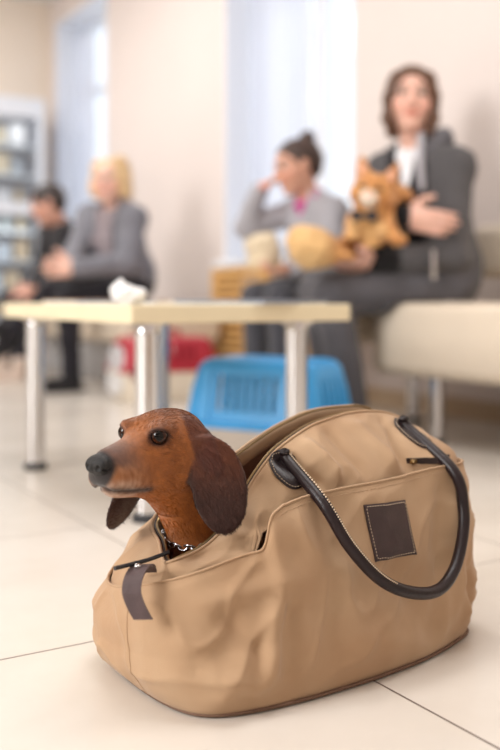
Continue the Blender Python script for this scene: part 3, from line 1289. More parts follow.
def patch(name, outline, tree, thick, m, dens=9, stitch=None):
    """leather piece laid on the bag; outline is a closed list of (s,z)"""
    c = Vector((sum(p[0] for p in outline) / len(outline), sum(p[1] for p in outline) / len(outline)))
    rows_, K = [], len(outline)
    bm = bmesh.new()
    verts = []
    for f, lift in ((1.0, 0.0003), (1.0, thick * .75), (0.96, thick), (0.7, thick), (0.4, thick), (0.0, thick)):
        ring = []
        for (s, z) in outline:
            q = c + (Vector((s, z)) - c) * max(f, 0.001)
            p, n = on_front(q.x, q.y, lift, tree)
            ring.append(p)
        rows_.append(ring)
    loft(bm, rows_, False, True)
    o = obj(name, bm, m, BAG, True)
    if stitch:
        bm = bmesh.new()
        pts = []
        fine = [Vector(outline[i]).lerp(Vector(outline[(i + 1) % K]), k / 6) for i in range(K) for k in range(6)]
        for q in fine:
            q = c + (q - c) * stitch
            pts.append(on_front(q.x, q.y, thick + 0.0003, tree))
        prev = pts[0]
        for p in pts[1:] + pts[:1]:
            if (p[0] - prev[0]).length > 0.0036:
                dash(bm, prev[0], p[0], p[1])
                prev = p
        obj('stitching', bm, M_STITCH, o)
    return o


def side(a, b, k):
    return [(a[0] + (b[0] - a[0]) * i / k, a[1] + (b[1] - a[1]) * i / k) for i in range(k)]


Lc = [(.239, .204), (.312, .201), (.314, .135), (.245, .136)]
patch('leather_label', side(Lc[0], Lc[1], 8) + side(Lc[1], Lc[2], 8) + side(Lc[2], Lc[3], 8) + side(Lc[3], Lc[0], 8), tree_low, 0.0022, M_LEATHERM, stitch=0.92)


def oval(c, rs, rz, tilt, n=28):
    return [(c[0] + rs * math.cos(a) * math.cos(tilt) - rz * math.sin(a) * math.sin(tilt), c[1] + rs * math.cos(a) * math.sin(tilt) + rz * math.sin(a) * math.cos(tilt))
            for a in (2 * math.pi * i / n for i in range(n))]


patch('handle_patch', oval((.168, .247), .0160, .0225, -0.55), None, 0.0026, M_LEATHER, stitch=0.88)
patch('handle_patch', oval((.391, .272), .0135, .0190, 0.4), None, 0.0026, M_LEATHER, stitch=0.88)

HP = [(.157, .036, .261), (.163, .020, .247), (.170, -.010, .216), (.188, -.036, .168), (.221, -.054, .127), (.267, -.060, .104), (.318, -.058, .097),
      (.360, -.048, .114), (.392, -.034, .148), (.405, -.024, .183), (.402, -.010, .229), (.398, .018, .268), (.393, .040, .288)]
s0, _ = on_front(.176, .262, .005)
s1, _ = on_front(.392, .283, .005)
HP = [tuple(s0 + Vector((0, .001, .006))), tuple(s0 + Vector((.003, -.004, -.007)))] + HP[2:11] + [tuple(s1 + Vector((.006, -.006, -.010))), tuple(s1 + Vector((.001, 0, .006)))]
path = catmull(HP, 10)
n = len(path)
rad = [0.0077 - 0.0012 * math.exp(-(min(i, n - 1 - i) / 7) ** 2) for i in range(n)]
h_o = obj('handle', tube(bmesh.new(), path, rad, 16, False), M_LEATHER, BAG, 'all')
bm = bmesh.new()
for i in range(2, int(n * .37), 1):
    a, b = path[i], path[i + 1]
    t = (b - a).normalized()
    nn = Vector((0.10, -0.75, 0.55))
    nn = (nn - t * nn.dot(t)).normalized()
    for k in range(2):
        p, q = a.lerp(b, k / 2) + nn * .0083, a.lerp(b, (k + 1) / 2) + nn * .0083
        dash(bm, p, q, nn, 0.0022, 0.0016)
obj('stitching', bm, M_STITCH, h_o)
# the other handle hangs behind the bag
rp = [(.165, .185, .235), (.162, .215, .246), (.168, .246, .232), (.19, .266, .17), (.23, .275, .125), (.29, .276, .110), (.35, .272, .12), (.385, .262, .16), (.392, .245, .21), (.385, .215, .255), (.38, .18, .27)]
obj('handle', tube(bmesh.new(), catmull(rp, 8), 0.0085, 14), M_LEATHER, BAG, 'all')

# pocket zip at the right end with a small brass slider
zp = []
for i in range(15):
    s = .356 + .070 * i / 14
    p, nn = on_front(s, .2400, 0.0012)
    zp.append((p, nn))
bm = loft(bmesh.new(), [[p + Vector((0, -.0012, .0042)), p + Vector((0, -.0012, -.0042)), p + Vector((0, .001, -.0042)), p + Vector((0, .001, .0042))] for p, nn in zp])
zo = obj('pocket_zip', bm, M_ZIP, BAG)
p = zp[1][0]
bm = bx(bmesh.new(), p + Vector((-.005, -.006, -.0025)), p + Vector((.005, -.001, .0035)), .001)
bmesh.ops.create_uvsphere(bm, u_segments=10, v_segments=6, radius=.0026, matrix=Matrix.Translation(p + Vector((-.002, -.006, 0))))
obj('slider', bm, M_BRASS, zo, True)

# leather tab with rivet at the left corner, zip end and pull
tp = catmull([(-.018, .078, .147), (-.026, .070, .157), (-.040, .060, .160), (-.054, .050, .153), (-.060, .044, .140), (-.058, .038, .126), (-.053, .031, .112)], 6)
wd = Vector((.74, -.67, .05)).normalized()
rings = []
for i, q in enumerate(tp):
    t = (tp[min(i + 1, len(tp) - 1)] - tp[max(i - 1, 0)]).normalized()
    nn = t.cross(wd).normalized()
    w = 0.0105 if i > 8 else 0.0095
    rings.append([q + wd * w + nn * .0013, q - wd * w + nn * .0013, q - wd * w - nn * .0013, q + wd * w - nn * .0013])
tb = obj('leather_tab', loft(bmesh.new(), rings), mat('grey_brown_leather', rgb(92, 76, 77), 0.5, var=0.2, vscale=50, bump=0.3, bscale=300), BAG, True)
bm = bmesh.new()
bmesh.ops.create_uvsphere(bm, u_segments=14, v_segments=8, radius=.0045, matrix=Matrix.Translation(Vector((-.043, .060, .162))) @ Matrix.Diagonal((1, 1, .6, 1)))
obj('rivet', bm, M_CHROME, tb, True)
zpth = catmull([(-.072, .060, .164), (-.05, .066, .163), (-.02, .074, .162), (.012, .084, .163)], 6)
obj('zip_pull', tube(bmesh.new(), zpth, .0024, 10), M_DARKRUB, BAG, True)
# ================================================================== the dachshund
EYE = P(146, 434, 1.120)
ALPHA = math.radians(52)
DF = Vector((-math.cos(ALPHA), -math.sin(ALPHA), 0.0))
DL = Vector((math.sin(ALPHA), -math.cos(ALPHA), 0.0))
DM = np.array([list(DF), list(DL), [0, 0, 1]])          # rows: forward, left, up


def dog_world(V):
    return V @ DM + np.array(EYE)


def dog_local(p):
    return DM @ (np.array(p) - np.array(EYE))


def bagw(s, t, z):
    return BM_ @ Vector((s, t, z))


mm = 0.001
DOG = thing('dachshund', 'russet brown dachshund with dark floppy ears looking out of the tan bag', 'dog', tuple(bagw(.10, .125, 0.016)))
S = Sculpt((-.36, -.32, -.31), (.12, .13, .075), 0.0021)
nb = dog_local(bagw(.112, .1395, .150))     # neck base
ch = dog_local(bagw(.114, .130, .080))     # chest
rr = dog_local(bagw(.26, .120, .085))
rr2 = dog_local(bagw(.37, .120, .080))
# skull, brows, cheeks
S.ell((-.040, 0, -.010), (.047, .039, .036), k=.01)
S.ell((-.016, 0, -.010), (.030, .034, .029), k=.02)
for s in (-1, 1):
    S.ell((.000, s * .024, .0075), (.017, .014, .0085), k=.010)
    S.ell((-.026, s * .022, -.038), (.036, .022, .027), k=.02)
    S.ell((.036, s * .014, -.0440), (.036, .0150, .0175), k=.014)      # lips
# muzzle and lower jaw
S.cone((-.004, 0, -.028), (.058, 0, -.0325), .029, .0190, .02)
S.cone((.012, 0, -.016), (.060, 0, -.0230), .017, .0125, .014)
S.cone((-.030, 0, -.060), (.050, 0, -.0560), .018, .0100, .012)
# neck, throat, chest and the body down in the bag
S.cone((-.050, 0, -.030), nb, .032, .0405, .03)
S.cone((-.026, 0, -.056), nb + np.array([.003, 0, 0]), .022, .0375, .03)
S.cone(nb, ch, .0425, .052, .03)
S.cone(ch, rr, .056, .056, .03)
S.cone(rr, rr2, .056, .048, .03)
for sdx in (.035, -.035):
    a = dog_local(bagw(.105, .120 + sdx * .8, .07))
    b = dog_local(bagw(.095, .120 + sdx * .8, .034))
    S.cone(a, b, .022, .013, .02)
# eye sockets and the line of the mouth
for s in (-1, 1):
    S.ell((.012, s * .0315, -.0005), (.0115, .0088, .0072), k=.005, mode='cut')
    mouth = [(.072, s * .004, -.0520), (.058, s * .0175, -.0553), (.042, s * .0250, -.0585), (.028, s * .0285, -.0602), (.016, s * .0315, -.0600)]
    for a, b in zip(mouth, mouth[1:]):
        S.cone(a, b, .0020, .0020, .004, mode='cut')
# ears: broad leaves hanging from the back of the skull
EARN = []


def ear(root, mid, tip, wax, hw, th):
    root, mid, tip, wax = (np.array(q, float) for q in (root, mid, tip, wax))
    for (a, b, c0, l, w, t) in ((root, mid, 0.42, .70, .46, 1.5), (mid, tip, 0.30, .80, 1.0, 1.0)):
        d = b - a
        L = np.linalg.norm(d)
        d = d / L
        wx = wax - d * (wax @ d)
        wx /= np.linalg.norm(wx)
        nx = np.cross(d, wx)
        S.ell(a + d * L * c0, (L * l, hw * w, th * t), (d, wx, nx), k=.009)
        EARN.append((a + d * L * c0, (L * l, hw * w, th * t), (d, wx, nx)))


ear((-.040, .036, .006), (-.050, .066, -.040), (-.052, .080, -.110), (.72, -.69, 0), .0335, .0052)
ear((-.050, -.038, .000), (-.046, -.058, -.062), (-.018, -.076, -.122), (.90, .42, .32), .043, .0048)


def dog_paint(V):
    x, y, z = V[:, 0], V[:, 1], V[:, 2]
    zr = z
    n1 = vnoise(V, 60)
    n2 = vnoise(V * np.array([1, 1, .45]), 260, 4)
    C = np.tile(L3(146, 84, 35), (len(V), 1))
    C = mixc(C, L3(174, 104, 46), sstep(-.2, .7, n1) * .55)
    # darker saddle along the top of the head and down the back of the neck
    C = mixc(C, L3(100, 54, 26), sstep(.004, .030, z) * sstep(.03, -.03, x) * .75)
    C = mixc(C, L3(108, 54, 24), sstep(-.085, -.115, x) * .6)
    # throat and cheek lighter tan
    C = mixc(C, L3(184, 107, 44), sstep(-.052, -.075, z) * sstep(.05, .0, np.abs(y) - .01) * .55)
    z = zr - .13 * np.clip(x, 0, 1)
    # top of the muzzle dusky, sides grizzled
    top = sstep(.020, .060, x) * sstep(-.046, -.030, z) 
    C = mixc(C, L3(84, 58, 48), top * .85)
    side = sstep(.012, .050, x) * sstep(-.028, -.046, z)
    C = mixc(C, L3(170, 128, 96), side * (.35 + .3 * n2))
    C = mixc(C, L3(214, 200, 186), sstep(.022, .058, x) * sstep(-.046, -.060, z) * (.28 + .30 * n2))
    # lips
    lip = np.exp(-((z + .0628) / .0040) ** 2) * sstep(.004, .016, x) * sstep(.004, .014, np.abs(y) + x * .12)
    C = mixc(C, L3(40, 28, 28), lip * .95)
    C = mixc(C, L3(34, 26, 26), sstep(.024, .018, np.linalg.norm(V - np.array([.074, 0, -.0315]), axis=1)) * (x > .06))
    z = zr
    # eye rims and brow spots
    for s in (-1, 1):
        r = np.sqrt(((x - .010) / 1.15) ** 2 + (y - s * .030) ** 2 + ((z - .0005) * 1.15) ** 2)
        C = mixc(C, L3(30, 20, 20), sstep(.0150, .0105, r))
        C = mixc(C, L3(92, 50, 30), sstep(.024, .013, r) * .4)
    # ears
    for q, (c, r, A) in enumerate(EARN):
        L = (V - c) @ np.array(A).T
        k0 = np.sqrt((L[:, 0] / (r[0] + .003)) ** 2 + (L[:, 1] / (r[1] + .003)) ** 2 + (L[:, 2] / (r[2] + .0045)) ** 2)
        ee = sstep(1.12, 0.96, k0)
        low = sstep(-.010, -.085, z)
        C = mixc(C, L3(82, 40, 28), ee * .85)
        C = mixc(C, L3(50, 29, 26), ee * low * .85)
        C = mixc(C, L3(42, 25, 24), ee * sstep(.72, 1.0, np.abs(L[:, 1]) / r[1]) * .5)
    return np.clip(C * (1 + .26 * n2)[:, None], 0, 1)


def fur_material(name, attr='tone', rough=0.55, scale=900, strength=0.5):
    m = mat(name, (0.5, 0.3, 0.2, 1), rough, attr=attr, var=0.10, vscale=500, stretch=(1, 1, .35), sheen=0.25, spec=0.35)
    nt = m.node_tree
    b = nt.nodes['Principled BSDF']
    mp = [n for n in nt.nodes if n.type == 'MAPPING'][0]
    n = nt.nodes.new('ShaderNodeTexNoise')
    n.inputs['Scale'].default_value = scale
    n.inputs['Detail'].default_value = 2
    nt.links.new(mp.outputs[0], n.inputs['Vector'])
    bp = nt.nodes.new('ShaderNodeBump')
    bp.inputs['Strength'].default_value = strength
    bp.inputs['Distance'].default_value = 0.0008
    nt.links.new(n.outputs[0], bp.inputs['Height'])
    nt.links.new(bp.outputs[0], b.inputs['Normal'])
    return m


M_DOG = fur_material('russet_fur')
dbase = np.array(DOG.location)
dog_body = S.mesh('body', M_DOG, DOG, dbase, smooth=2, paint=dog_paint, space=dog_world)


def dl(p):
    return Vector((dog_world(np.array([p], float))[0] - dbase).tolist())


M_EYE = mat('dark_brown_eye', rgb(40, 22, 14), 0.06, spec=0.3, attr='tone')
M_NOSE = mat('black_nose', rgb(15, 13, 14), 0.55, bump=0.5, bscale=700)
for s in (-1, 1):
    bm = bmesh.new()
    bmesh.ops.create_uvsphere(bm, u_segments=28, v_segments=18, radius=.0103, matrix=Matrix.Translation(dl((.0055, s * .0268, .0005))))
    eo = obj('eye', bm, M_EYE, DOG, 'all')
    gaze = (DF * .70 + DL * (s * .62) + Vector((0, 0, .18))).normalized()
    at = eo.data.color_attributes.new('tone', 'FLOAT_COLOR', 'POINT')
    ec = dl((.0055, s * .0268, .0005))
    for v in eo.data.vertices:
        ca = (v.co - ec).normalized().dot(gaze)
        at.data[v.index].color = rgb(9, 6, 5) if ca > .84 else (rgb(56, 28, 14) if ca > .60 else rgb(24, 15, 12))
SN_ = Sculpt((.045, -.03, -.065), (.110, .03, .006), 0.001)
SN_.ell((.0735, 0, -0.0277), (.0140, .0170, .0130), k=.004)
SN_.ell((.0715, 0, -0.0382), (.0090, .0105, .0105), k=.006)
for s in (-1, 1):
    SN_.ell((.0775, s * .0095, -0.0292), (.0095, .0088, .0094), k=.005)
    SN_.ell((.0880, s * .0098, -0.0304), (.0045, .0034, .0040), k=.002, mode='cut')
    SN_.cone((.0820, s * .0140, -0.0317), (.0740, s * .0185, -0.0342), .0019, .0012, k=.002, mode='cut')
SN_.cone((.0895, 0, -0.0252), (.0830, 0, -0.0462), .0011, .0011, k=.002, mode='cut')
SN_.mesh('nose', M_NOSE, DOG, dbase, smooth=1, warp=lambda V: (V - np.array([.066, 0, -.032])) * .90 + np.array([.066, 0, -.0292]), space=dog_world)
# chain collar round the base of the neck
cc = np.array(nb) + np.array([.006, 0, .026])
axis = np.array(nb) - np.array([-.045, 0, -.035])
axis = (Vector(axis.tolist()).normalized() + Vector((0, 0, -.6))).normalized()
a1 = axis.orthogonal().normalized()
a2 = axis.cross(a1)
dogtree = None
V_, F_ = [v.co.copy() for v in dog_body.data.vertices], [tuple(p.vertices) for p in dog_body.data.polygons]
dogtree = BVHTree.FromPolygons(V_, F_)
bm = bmesh.new()
cw = dl(cc)
DMm = Matrix([list(DF), list(DL), [0, 0, 1]]).transposed()
nl = 38
ring_pts = []
for i in range(nl):
    a = 2 * math.pi * i / nl
    d = DMm @ (a1 * math.cos(a) + a2 * math.sin(a))
    h = dogtree.ray_cast(cw + d * .2, -d)
    p = h[0] if h[0] is not None else cw + d * .05
    wd_ = (DMm @ Vector((0, 0, 0))) + d
    r = min((p - cw).length, .044 if wd_.x > .1 else .055)
    ring_pts.append((cw + d * (r + .0022), d))
for i in range(nl):
    p, d = ring_pts[i]
    q, _ = ring_pts[(i + 1) % nl]
    t = (q - p).normalized()
    s = d.cross(t).normalized()
    tw_ = (0.9 if i % 2 else -0.7)
    e = (s * math.cos(tw_) + d * math.sin(tw_)).normalized()
    L = (q - p).length * .80
    ov = [p + t * (L * math.cos(w)) + e * (.0056 * math.sin(w)) for w in (2 * math.pi * k / 14 for k in range(14))]
    tube(bm, ov, .0016, 6, True)
obj('chain_collar', bm, mat('steel_chain', rgb(200, 200, 204), 0.22, 1.0), DOG, 'all')

# short coat: fine hairs lying back along the head and down the neck and ears
rng = np.random.default_rng(5)
me = dog_body.data
me.calc_loop_triangles()
tri = np.array([t.vertices[:] for t in me.loop_triangles])
co = np.array([v.co[:] for v in me.vertices])
nr = np.array([v.normal[:] for v in me.vertices])
tone = np.zeros(len(co) * 4, np.float32)
me.color_attributes['tone'].data.foreach_get('color', tone)
tone = tone.reshape(-1, 4)
cen3 = co[tri].mean(1)
vis = (cen3[:, 2] + dbase[2]) > 0.135
tri = tri[vis]
ar = np.linalg.norm(np.cross(co[tri[:, 1]] - co[tri[:, 0]], co[tri[:, 2]] - co[tri[:, 0]]), axis=1)
NH = 46000
pick = rng.choice(len(tri), NH, p=ar / ar.sum())
w = rng.dirichlet((1, 1, 1), NH)
T = tri[pick]
rp = (co[T] * w[:, :, None]).sum(1)
rn = (nr[T] * w[:, :, None]).sum(1)
rn /= np.linalg.norm(rn, axis=1)[:, None]
rc = (tone[T] * w[:, :, None]).sum(1)
loc_ = (rp + dbase - np.array(EYE)) @ DM.T
back = np.tile(-DM[0], (NH, 1)) + np.outer(sstep(-.01, -.06, loc_[:, 0]) * 1.6, np.array([0, 0, -1.0])) + np.outer(np.full(NH, .25), np.array([0, 0, -1.0]))
back += rng.normal(0, .16, (NH, 3))
back -= rn * (back * rn).sum(1)[:, None]
back /= np.linalg.norm(back, axis=1)[:, None] + 1e-6
keep = np.ones(NH, bool)
for s in (-1, 1):
    keep &= np.linalg.norm(loc_ - np.array([.010, s * .030, .0005]), axis=1) > .0120
keep &= np.linalg.norm(loc_ - np.array([.074, 0, -.0305]), axis=1) > .019
rp, rn, rc, back, loc_ = rp[keep], rn[keep], rc[keep], back[keep], loc_[keep]
NH = len(rp)
ln = rng.uniform(.0035, .0065, NH) * (0.55 + .45 * sstep(.05, .0, loc_[:, 0]))
hc = bpy.data.hair_curves.new('fur')
hc.add_curves([4] * NH)
pts = np.zeros((NH, 4, 3), np.float32)
for k in range(4):
    f = k / 3
    pts[:, k] = rp - rn * .0004 + back * (ln * f)[:, None] + rn * (ln * (.32 * f - .22 * f * f))[:, None]
hc.attributes['position'].data.foreach_set('vector', pts.ravel())
ra = hc.attributes.get('radius') or hc.attributes.new('radius', 'FLOAT', 'POINT')
ra.data.foreach_set('value', np.tile(np.array([.00020, .00018, .00012, .00004], np.float32), NH))
ct = hc.attributes.new('tone', 'FLOAT_COLOR', 'CURVE')
rc = np.clip(rc * (1 + rng.normal(0, .24, NH))[:, None] * 1.02, 0, 1)
rc[:, 3] = 1
ct.data.foreach_set('color', rc.astype(np.float32).ravel())
fm = bpy.data.materials.new('short_russet_hair')
fm.use_nodes = True
fb = fm.node_tree.nodes['Principled BSDF']
an = fm.node_tree.nodes.new('ShaderNodeAttribute')
an.attribute_name = 'tone'
fm.node_tree.links.new(an.outputs[0], fb.inputs['Base Color'])
fb.inputs['Roughness'].default_value = 0.45
fb.inputs['Specular IOR Level'].default_value = 0.4
hc.materials.append(fm)
fo = bpy.data.objects.new('fur', hc)
COL.objects.link(fo)
fo.parent = DOG
tag(fo, kind='stuff')
# ================================================================== people and the cat
M_SKIN = mat('skin', (0.6, 0.4, 0.3, 1), 0.5, attr='tone', var=0.05, vscale=60, sss=0.12, bump=0.08, bscale=400)
M_CLOTH = mat('woven_cloth', (0.5, 0.5, 0.5, 1), 0.85, attr='tone', var=0.10, vscale=120, sheen=0.2, spec=0.2, bump=0.25, bscale=350)
M_HAIR = mat('hair', (0.3, 0.2, 0.1, 1), 0.5, attr='tone', var=0.28, vscale=90, stretch=(1, 1, .12), bump=0.5, bscale=260)
M_SCLERA = mat('eye_white', (0.5, 0.5, 0.5, 1), 0.15, attr='tone')


def U(v):
    return Vector(v).normalized()


def flat_paint(c, var=0.0, sc=20):
    c = np.asarray(c)

    def fn(V):
        C = np.tile(c, (len(V), 1))
        if var:
            C = C * (1 + var * vnoise(V, sc))[:, None]
        return np.clip(C, 0, 1)
    return fn


def crease(amp, sc):
    def fn(V):
        n1 = vnoise(V, sc, 1.0)
        n2 = vnoise(V * np.array([1, 1, 2.0]), sc * 1.9, 7.0)
        n3 = vnoise(V, sc, 13.0)
        return V + np.stack([n1, n3, n2 * .6], 1) * amp + np.stack([n2, n1, n3], 1) * amp * .35
    return fn


def bounds(pts, m):
    A = np.array([list(p) for p in pts])
    return A.min(0) - m, A.max(0) + m


def add_head(S, c, f, w, k):
    l = U(w).cross(U(f)).normalized()
    f = U(f)
    w = f.cross(l).normalized()
    q = lambda a, b, d: c + f * (a * k) + l * (b * k) + w * (d * k)
    ax = (f, l, w)
    S.ell(q(-.008, 0, .022), (.094 * k, .075 * k, .083 * k), ax, .01)
    S.ell(q(.022, 0, -.046), (.064 * k, .058 * k, .066 * k), ax, .03 * k)
    S.ell(q(.058, 0, -.098), (.024 * k, .026 * k, .018 * k), ax, .03 * k)
    S.ell(q(.074, 0, .026), (.018 * k, .052 * k, .012 * k), ax, .015 * k)
    for s in (-1, 1):
        S.ell(q(.056, s * .040, -.030), (.026 * k, .022 * k, .024 * k), ax, .02 * k)
        S.ell(q(.092, s * .032, .006), (.015 * k, .016 * k, .010 * k), ax, .008 * k, 'cut')
        S.ell(q(-.004, s * .076, -.004), (.018 * k, .008 * k, .030 * k), ax, .006 * k)
    S.cone(q(.084, 0, .012), q(.106, 0, -.026), .008 * k, .011 * k, .010 * k)
    for s in (-1, 1):
        S.ell(q(.094, s * .011, -.030), (.011 * k, .008 * k, .008 * k), ax, .006 * k)
    S.ell(q(.084, 0, -.056), (.010 * k, .024 * k, .006 * k), ax, .006 * k)
    S.ell(q(.081, 0, -.066), (.011 * k, .020 * k, .007 * k), ax, .006 * k)
    return q, (f, l, w)


def add_hand(S, wr, d, n, th, k=1.0, curl=0.5, spread=0.0, FT=None):
    """palm, four unequal bent fingers and a thumb; d fingers, n out of the palm, th towards the thumb side"""
    d = U(d)
    th = (Vector(th) - d * Vector(th).dot(d)).normalized()
    n = (Vector(n) - d * Vector(n).dot(d) - th * Vector(n).dot(th)).normalized()
    S.ell(wr + d * (.046 * k), (.052 * k, .040 * k, .0165 * k), (d, th, n), .012)
    S.cone(wr - d * .03 * k, wr + d * (.03 * k), .025 * k, .024 * k, .012)
    for i, (L, off) in enumerate(((.92, .030), (1.0, .010), (.95, -.010), (.76, -.029))):
        p = wr + d * ((.082 - .006 * abs(i - 1)) * k) + th * (off * k)
        a = curl * .35
        for seg, (ln, ra, rb) in enumerate(((.040, .0095, .0088), (.027, .0088, .0082), (.021, .0082, .0066))):
            dv = (d * math.cos(a) + n * math.sin(a) + th * (spread * (1 - i) * .12)).normalized()
            e = p + dv * (ln * L * k)
            S.cone(p, e, ra * k, rb * k, .004)
            p = e
            a += curl * .75
    p = wr + d * (.020 * k) + th * (.032 * k) + n * .006 * k
    for ln, ra, rb, m in ((.038, .0125, .0105, .75), (.030, .0105, .0085, .42)):
        dv = (d * (1 - m * .4) + th * m + n * (.25 * curl)).normalized()
        e = p + dv * (ln * k)
        S.cone(p, e, ra * k, rb * k, .006)
        p = e


def sit(warp, seat):
    """let the soft underside flatten on the seat instead of sinking in"""
    def fn(V):
        V = warp(V) if warp else V
        if seat:
            u0, u1, v0, v1, zt = seat
            v, u = V[:, 0] * CP + V[:, 1] * SP, -V[:, 0] * SP + V[:, 1] * CP
            on = (u > u0 - .03) & (u < u1 + .03) & (v > v0 + .012) & (v < v1 + .15) & (V[:, 2] < zt + .004) & (V[:, 2] > zt - .24)
            V[on, 2] = zt + .004 + (V[on, 2] - zt) * .001
            near = (u > u0 - .03) & (u < u1 + .03) & (v > v0 - .035) & (v <= v0 + .012) & (V[:, 2] < zt) & (V[:, 2] > zt - .26)
            dv = v0 - .035 - v[near]
            V[near, 0] += dv * CP
            V[near, 1] += dv * SP
        return V
    return fn


def make_person(name, label, J, st):
    """J: joints in world space; st: style"""
    k = st.get('k', 1.0)
    base = Vector(((J['ankL'].x + J['pel'].x) / 2, (J['ankL'].y + J['pel'].y) / 2, 0))
    T = thing(name, label, 'person', base)
    seat = st.get('seat')
    b = np.array(base)
    sl = U(J['shL'] - J['shR'])
    sp = U(J['neck'] - J['pel'])
    sl = (sl - sp * sl.dot(sp)).normalized()
    fw = sl.cross(sp).normalized()
    mid = (J['shL'] + J['shR']) / 2
    half = (J['shL'] - J['shR']).length / 2
    ax = (sl, fw, sp)
    tl = (J['neck'] - J['pel']).length

    def torso(S, g):
        S.ell(mid - sp * (.155 * k) + fw * .008, (half * .80 + g, .098 * k + g, .19 * k + g), ax, .05)
        S.ell(mid * .45 + J['pel'] * .55 - sp * 0.0, (.132 * k + g, .098 * k + g, .16 * k + g), ax, .06)
        S.ell(J['pel'] + sp * .03, (.150 * k + g, .115 * k + g, .115 * k + g), ax, .05)
        S.cone(J['shL'], J['neck'] - sp * .03, .050 * k + g, .045 * k + g, .05)
        S.cone(J['shR'], J['neck'] - sp * .03, .050 * k + g, .045 * k + g, .05)

    def arm(S, s, g, upto=1.0, cuff=0.0):
        S.cone(J['sh' + s], J['el' + s], .048 * k + g, .038 * k + g, .03)
        w = J['el' + s].lerp(J['wr' + s], upto)
        S.cone(J['el' + s], w, .038 * k + g, .027 * k + g + cuff, .02)
    allp = list(J.values())
    lo, hi = bounds(allp, .22)
    # ---- the body: one continuous surface from crown to fingertips and legs
    S = Sculpt(lo, hi, st.get('h', .0058))
    q, (hf, hl, hw) = add_head(S, J['head'], st['face'], st.get('up', (0, 0, 1)), k * st.get('hk', 1))
    hk = k * st.get('hk', 1)
    S.cone(J['neck'] - sp * .05, J['head'] - hw * (.055 * hk) - hf * (.018 * hk), .054 * k, .046 * k, .025)
    torso(S, -.012)
    for s in 'LR':
        arm(S, s, -.006)
        d, n, th, curl = st['hand' + s]
        add_hand(S, J['wr' + s], d, n, th, k * st.get('hand_k', 1.0), curl)
        S.cone(J['hip' + s], J['kn' + s], .074 * k, .052 * k, .04)
        S.cone(J['kn' + s], J['ank' + s], .050 * k, .034 * k, .02)
        S.cone(J['ank' + s], J['ank' + s] + Vector(st['toe' + s]).normalized() * (.05 * k) - Vector((0, 0, .015)), .028 * k, .022 * k, .02)
    skin = np.asarray(st['skin'])
    hc, HF, HL, HW = np.array(J['head']), np.array(hf), np.array(hl), np.array(hw)

    def paint(V):
        C = np.tile(skin, (len(V), 1))
        r = V - hc
        a, bb, c = r @ HF / hk, r @ HL / hk, r @ HW / hk
        face = (a > .03) & (np.abs(c) < .13) & (np.abs(bb) < .09)
        C = mixc(C, skin * np.array([1.05, .78, .74]), face * np.exp(-(((np.abs(bb) - .042) / .02) ** 2 + ((c + .030) / .022) ** 2)) * .6)
        C = mixc(C, skin * np.array([.82, .48, .46]), face * sstep(1.25, .8, np.sqrt((bb / .025) ** 2 + ((c + .061) / .011) ** 2)) * (a > .06))
        brow = face * np.exp(-((c - .030 + .25 * np.maximum(np.abs(bb) - .035, 0)) / .005) ** 2) * sstep(.010, .016, np.abs(bb)) * sstep(.058, .050, np.abs(bb)) * (a > .05)
        C = mixc(C, np.asarray(st['hair']) * .8, brow * .85)
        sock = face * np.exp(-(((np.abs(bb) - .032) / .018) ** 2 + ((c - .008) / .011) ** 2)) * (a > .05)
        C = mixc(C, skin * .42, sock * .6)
        return np.clip(C, 0, 1)
    S.mesh('body', M_SKIN, T, b, 1, paint, sit(None, seat))
    for s in (-1, 1):
        ctr = q(.0765, s * .032, .006)
        bm = bmesh.new()
        bmesh.ops.create_uvsphere(bm, u_segments=18, v_segments=12, radius=.0125 * hk, matrix=Matrix.Translation(ctr - base))
        eo = obj('eye', bm, M_SCLERA, T, 'all')
        at = eo.data.color_attributes.new('tone', 'FLOAT_COLOR', 'POINT')
        for v in eo.data.vertices:
            ca = (v.co - (ctr - base)).normalized().dot(hf)
            at.data[v.index].color = rgb(16, 12, 12) if ca > .93 else (rgb(70, 58, 50) if ca > .80 else rgb(205, 196, 190))
    # ---- trousers
    S = Sculpt(lo, hi, .0078)
    tg = st.get('leg_g', .0)
    S.ell(J['pel'] - sp * .01, (.162 * k, .122 * k, .11 * k), ax, .05)
    for s in 'LR':
        S.cone(J['hip' + s], J['kn' + s], .086 * k + tg, .063 * k + tg, .045)
        e = J['kn' + s].lerp(J['ank' + s], st.get('hem', .95))
        S.cone(J['kn' + s], e, .063 * k + tg, .047 * k + tg, .03)
    S.mesh('trousers', M_CLOTH, T, b, 1, flat_paint(st['trousers'], .12, 12), sit(crease(.006, 14), seat))
    # ---- shoes
    for s in 'LR':
        tv = U(st['toe' + s])
        a = J['ank' + s]
        sd = Vector((0, 0, 1)).cross(tv).normalized()
        un = tv.cross(sd)
        lo2, hi2 = bounds([a, a + tv * .2 * k], .14)
        S = Sculpt(lo2, hi2, .0065)
        dz = .047 * k
        S.cone(a + un * (.05 if st.get('boots') else .0), a - un * dz * .5, .046 * k, .042 * k, .02)
        S.ell(a + tv * (.068 * k) - un * (dz * .60), (.118 * k, .041 * k, .034 * k), (tv, sd, un), .03)
        S.ell(a + tv * (.052 * k) - un * (dz * 1.22), (.132 * k, .043 * k, .014 * k), (tv, sd, un), .008)
        so = S.mesh('shoe', M_CLOTH, T, b, 1, flat_paint(st['shoes'], .08, 20))
    # ---- inner top, then the jacket open at the front
    S = Sculpt(lo, hi, .0075)
    torso(S, .004)
    S.cone(J['neck'] - sp * .06, J['neck'] + sp * .012, .060 * k, .056 * k, .02)
    S.mesh('shirt', M_CLOTH, T, b, 1, flat_paint(st['shirt'], .05, 20), sit(None, seat))
    S = Sculpt(lo, hi, .0075)
    g = st.get('jacket_g', .020)
    torso(S, g)
    for s in 'LR':
        arm(S, s, g * .85, st.get('sleeve', .93))
